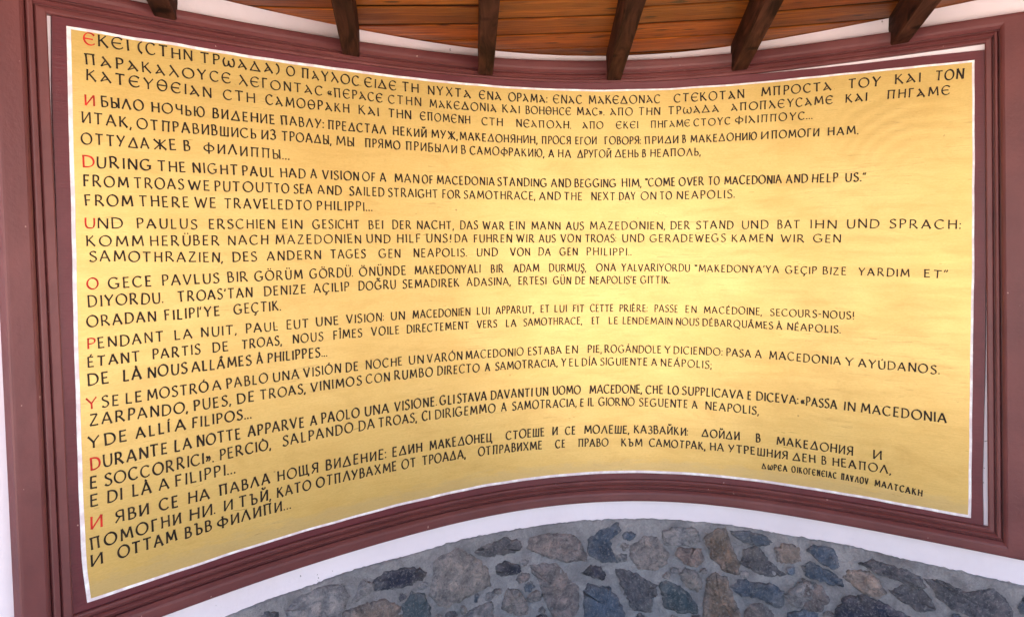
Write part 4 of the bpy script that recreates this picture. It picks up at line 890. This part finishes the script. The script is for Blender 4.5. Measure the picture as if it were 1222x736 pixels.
  ('СЕ', 0.2694, 0.3495, 0.2546, 0.254),
  ('НА', 0.3865, 0.4838, 0.253, 0.2517),
  ('ПАВЛА', 0.522, 0.7596, 0.2516, 0.2514),
  ('НОЩЯ', 0.7928, 0.9973, 0.2514, 0.2502),
  ('ВИДЕНИЕ:', 1.0342, 1.3582, 0.2498, 0.2458),
  ('ЕДИН', 1.3912, 1.5603, 0.2453, 0.2427),
  ('МАКЕДОНЕЦ', 1.6015, 1.966, 0.2419, 0.2346),
  ('СТОЕШЕ', 2.0428, 2.2644, 0.2329, 0.2295),
  ('И', 2.3052, 2.3372, 0.2291, 0.2285),
  ('СЕ', 2.377, 2.4358, 0.2273, 0.2258),
  ('МОЛЕШЕ,', 2.4808, 2.7256, 0.2249, 0.2199),
  ('КАЗВАЙКИ:', 2.7474, 3.0314, 0.2195, 0.2141),
  ('ДОЙДИ', 3.1014, 3.2986, 0.2127, 0.2103),
  ('В', 3.3784, 3.4034, 0.2098, 0.2095),
  ('МАКЕДОНИЯ', 3.482, 3.8548, 0.208, 0.201),
  ('И', 3.9449, 3.9878, 0.2002, 0.2)]),
([(0.303,0.0434),(1.592,0.0443),(2.853,0.0409),(3.94,0.0395)],[('ПОМОГНИ', 0.0025, 0.3574, 0.182, 0.1856),
  ('НИ.', 0.3894, 0.5035, 0.1857, 0.1852),
  ('И', 0.5392, 0.5809, 0.1849, 0.1843),
  ('ТЪЙ,', 0.6091, 0.7617, 0.1837, 0.1823),
  ('КАТО', 0.787, 0.9603, 0.1823, 0.1821),
  ('ОТПЛУВАХМЕ', 0.9843, 1.4156, 0.182, 0.1776),
  ('ОТ', 1.4409, 1.5234, 0.1771, 0.1758),
  ('ТРОАДА,', 1.5586, 1.8101, 0.1755, 0.171),
  ('ОТПРАВИХМЕ', 1.8816, 2.2498, 0.1693, 0.1617),
  ('СЕ', 2.3217, 2.3787, 0.1605, 0.1592),
  ('ПРАВО', 2.4466, 2.6137, 0.1573, 0.1533),
  ('КЪМ', 2.6796, 2.7938, 0.152, 0.1498),
  ('САМОТРАК,', 2.8283, 3.1229, 0.1492, 0.1449),
  ('НА', 3.1441, 3.217, 0.1447, 0.1437),
  ('УТРЕШНИЯ', 3.2395, 3.5412, 0.1434, 0.1389),
  ('ДЕН', 3.5637, 3.6776, 0.1386, 0.1379),
  ('В', 3.7045, 3.7303, 0.138, 0.1378),
  ('НЕАПОЛ,', 3.7568, 4.0306, 0.1374, 0.1382)]),
([(0.3,0.0435)],[('И', 0.0008, 0.0455, 0.1214, 0.1217),
  ('ОТТАМ', 0.1011, 0.3372, 0.1222, 0.1222),
  ('ВЪВ', 0.3673, 0.486, 0.122, 0.1216),
  ('ФИЛИПИ…', 0.5088, 0.8545, 0.1216, 0.1215)]),
([(3.942,0.0297)],[('ΔωΡЄA', 3.4108, 3.5399, 0.0737, 0.0764),
  ('OΙKOΓЄNЄΙAϹ', 3.5603, 3.7794, 0.0767, 0.0762),
  ('ΠAVЛOV', 3.7999, 3.9285, 0.0757, 0.0717),
  ('MAЛTϹAKH', 3.9549, 4.1676, 0.0706, 0.0566)])]
LNAME = [('%s line of the %s passage' % (q, n)) for n in ('Greek', 'Russian', 'English', 'German', 'Turkish', 'French', 'Spanish', 'Italian', 'Bulgarian') for q in ('first', 'second', 'third')] + ['small bold Greek donor line']
for li, (hs, words) in enumerate(LINES):
    ink = Ink(); red = Ink(); bold = .160 if li < 27 else .205
    if li in (3, 6, 17, 20, 21, 24, 25, 26): bold = .172
    for t, s0, s1, z0, z1 in words:
        tgt = ink
        if t[0] == '*': t = t[1:]; tgt = red
        h = lerp_table(hs, (s0 + s1) / 2); ink_w = s1 - s0 - bold * h * .8; slope = (z1 - z0) / (s1 - s0); slope = max(-.08, min(.08, slope))
        base = lambda x, a=s0, b=s1, p=z0, q=z1: p + (q - p) * (x - a) / (b - a)
        ws = [glyph(c)[1] * h for c in t]; gaps = [(.22 if c in '.,:;\u2026\u2019\u201d' else .31) * h for c in t[1:]]
        nat = sum(ws) + sum(gaps); g = ink_w / nat
        if len(t) > 1:
            kw = max(.62, min(1.4, g)); kw = 1 + (kw - 1) * (.8 if len(t) > 3 else 1.0); kg = (ink_w - kw * sum(ws)) / sum(gaps)
            kmin = .62 if li < 27 else 1.0
            if kg < kmin: kg = kmin; kw = (ink_w - kg * sum(gaps)) / sum(ws)
        else: kw, kg = (max(.6, min(1.35, g)) if ws[0] > .2 * h else 1), 1
        x = s0 + bold * h * .4
        for i, c in enumerate(t):
            tgt.letter(c, x, kw * h, h, base, slope, bold); x += ws[i] * kw + (gaps[i] * kg if i < len(gaps) else 0)
    o = mesh('text_line', ink.V, ink.F, MK, panel); o['label'] = LNAME[li]
    if red.V: mesh('red_initial', red.V, red.F, MR, o)['label'] = 'red painted initial letter'

# ------------------------------------------------------------------ roof: fan of rafters and pine boards
FC = (.17, -2.35); ANG = [-14.1, -7.75, -2.4, 3.0, 8.1, 13.85]
LAB = ['dark rafter end barely showing at the upper left corner of the frame', 'dark rafter above the left part of the first Greek line, second from the left',
       'dark rafter hanging straight down just left of the middle of the panel top', 'dark rafter leaning right above the lowest dip of the panel top',
       'dark rafter with a notched end, second from the right', 'broad black rafter nearest the upper right corner of the frame']
def wall_hit(ang, d=-.012):
    """distance from the fan centre to the wall along a heading"""
    ux, uy = math.sin(ang), math.cos(ang); best = None
    prev = None
    for i in range(-300, 901):
        s = LEN * i / 600; p = P(s, 0, d); x, y = p.x / S - FC[0], p.y / S - FC[1]; c = x * uy - y * ux
        if prev is not None and prev[0] * c <= 0:
            t = prev[0] / (prev[0] - c); return prev[1] + (x - prev[1]) * t, prev[2] + (y - prev[2]) * t
        prev = (c, x, y)
FRONT = .9                    # y (panel units) where the roof ends, over the viewer
RW, RD = .036, .138            # half width, depth
for a, lab in zip(ANG, LAB):
    an = R(a); ux, uy = math.sin(an), math.cos(an); hx, hy = wall_hit(an); r1 = math.hypot(hx, hy); r0_ = (FRONT - FC[1]) / uy
    vx, vy = uy, -ux
    def pt(r_, v, dz):
        x = FC[0] + ux * r_ + vx * v; y = FC[1] + uy * r_ + vy * v; return W3(x, y, zc(x, y) - .001 - dz)
    def reach(v, d):           # how far this edge of the rafter runs before it meets the wall / the frame
        lo, hi = r1 - .6, r1 + .6
        x0 = FC[0] + vx * v; y0 = FC[1] + vy * v; prev = None
        for i in range(-60, 661):
            s = LEN * i / 600; p = P(s, 0, d); x, y = p.x / S - x0, p.y / S - y0; c = x * uy - y * ux
            if prev is not None and prev[0] * c <= 0 and abs(x * ux + y * uy - r1) < .5: return x * ux + y * uy
            prev = (c, x, y)
        return r1
    V = []; U = []
    nseg = 10; dz_step = RD - .085; b = .004
    ring = lambda: None
    prof = [(-RW, 0), (-RW, dz_step), (-RW, RD - b), (-RW + b, RD), (RW - b, RD), (RW, RD - b), (RW, dz_step), (RW, 0)]
    F = []
    for i in range(nseg + 1):
        for k, (v, dz) in enumerate(prof):
            end = reach(v, -.011) if dz < dz_step else reach(v, .043)
            if dz == dz_step: end = reach(v, -.011)
            r_ = r0_ + (end - r0_) * i / nseg; wv = .002 * noise.noise(Vector((r_ * 2, k, a)))
            V.append(pt(r_, v + wv, dz + (wv if dz else 0))); U.append((r_, k * .021 + a * .37))
    m_ = len(prof)
    # step at the end: the lower half stops at the frame
    for i in range(nseg):
        for k in range(m_):
            F.append((i * m_ + k, i * m_ + (k + 1) % m_, (i + 1) * m_ + (k + 1) % m_, (i + 1) * m_ + k))
    F.append(tuple(range(m_))); F.append(tuple(nseg * m_ + k for k in range(m_ - 1, -1, -1)))
    base = pt(r1, 0, RD)
    o = mesh('rafter', V, F, MRF, uv=U, loc=base)
    bm = bmesh.new(); bm.from_mesh(o.data); bmesh.ops.recalc_face_normals(bm, faces=bm.faces); bm.to_mesh(o.data); bm.free()
    tag(o, lab, 'rafter', 'rafters under the pine ceiling')

# boards, bay by bay, and the covering above them
V = []; F = []; U = []; CB = []; rb = random.Random(5)
bounds = [R(x) for x in (-62, -40, -28.5, -21.5)] + [R(x) for x in ANG] + [R(x) for x in (18.5, 28.8, 40, 62)]
for a, b in zip(bounds, bounds[1:]):
    mid = (a + b) / 2; ux, uy = math.sin(mid), math.cos(mid); vx, vy = uy, -ux; ta = math.tan((b - a) / 2)
    u = 1.0
    bwid = .262
    off = rb.uniform(0, bwid)
    u = 2.0 - off
    while u < 8.4:
        tone = (rb.uniform(.62, 1.12),) * 3; tone = (tone[0], tone[1] * rb.uniform(.85, 1.05), tone[2]); u0_, u1_ = u + .010, u + bwid - .010; dzb = rb.uniform(0, .004); su = rb.uniform(0, 40); sv = rb.uniform(0, 40)
        L0, L1 = u0_ * ta, u1_ * ta
        n = len(V); nn = 8
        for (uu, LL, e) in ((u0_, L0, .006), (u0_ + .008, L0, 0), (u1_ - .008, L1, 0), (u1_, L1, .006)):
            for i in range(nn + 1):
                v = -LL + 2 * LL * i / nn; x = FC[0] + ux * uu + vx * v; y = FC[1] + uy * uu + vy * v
                V.append(W3(x, y, zc(x, y) + dzb + e)); U.append((v + su, uu + sv)); CB.append(tuple(k * (.12 if e else 1) for k in tone))  # edge rows tinted dark: joint dirt that also paints in the gap shade
        for r_ in range(3):
            for i in range(nn): q = n + r_ * (nn + 1) + i; F.append((q, q + nn + 1, q + nn + 2, q + 1))
        u += bwid
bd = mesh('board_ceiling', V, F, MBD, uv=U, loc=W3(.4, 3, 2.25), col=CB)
def cut(o, y):
    bm = bmesh.new(); bm.from_mesh(o.data); bmesh.ops.bisect_plane(bm, geom=bm.verts[:] + bm.edges[:] + bm.faces[:], plane_co=Vector((0, y * S, 0)) - o.location, plane_no=(0, -1, 0), clear_outer=True); bm.to_mesh(o.data); bm.free()
cut(bd, FRONT)
tag(bd, 'varnished orange pine board ceiling between the dark rafters', 'ceiling')
X0, X1, Y0, Y1 = -4.6, 5.2, FRONT, 5.6
rv = []
for dz in (.02, .16):
    for x, y in ((X0, Y0), (X1, Y0), (X1, Y1), (X0, Y1)): rv.append(W3(x, y, zc(x, y) + dz))
rf = mesh('roof_cover', rv, [(0, 1, 2, 3), (4, 5, 6, 7), (0, 1, 5, 4), (1, 2, 6, 5), (2, 3, 7, 6), (3, 0, 4, 7)], MT, loc=W3(.3, 3, 2.3))
rf.parent = bd; rf.location = Vector(rf.location) - Vector(bd.location)
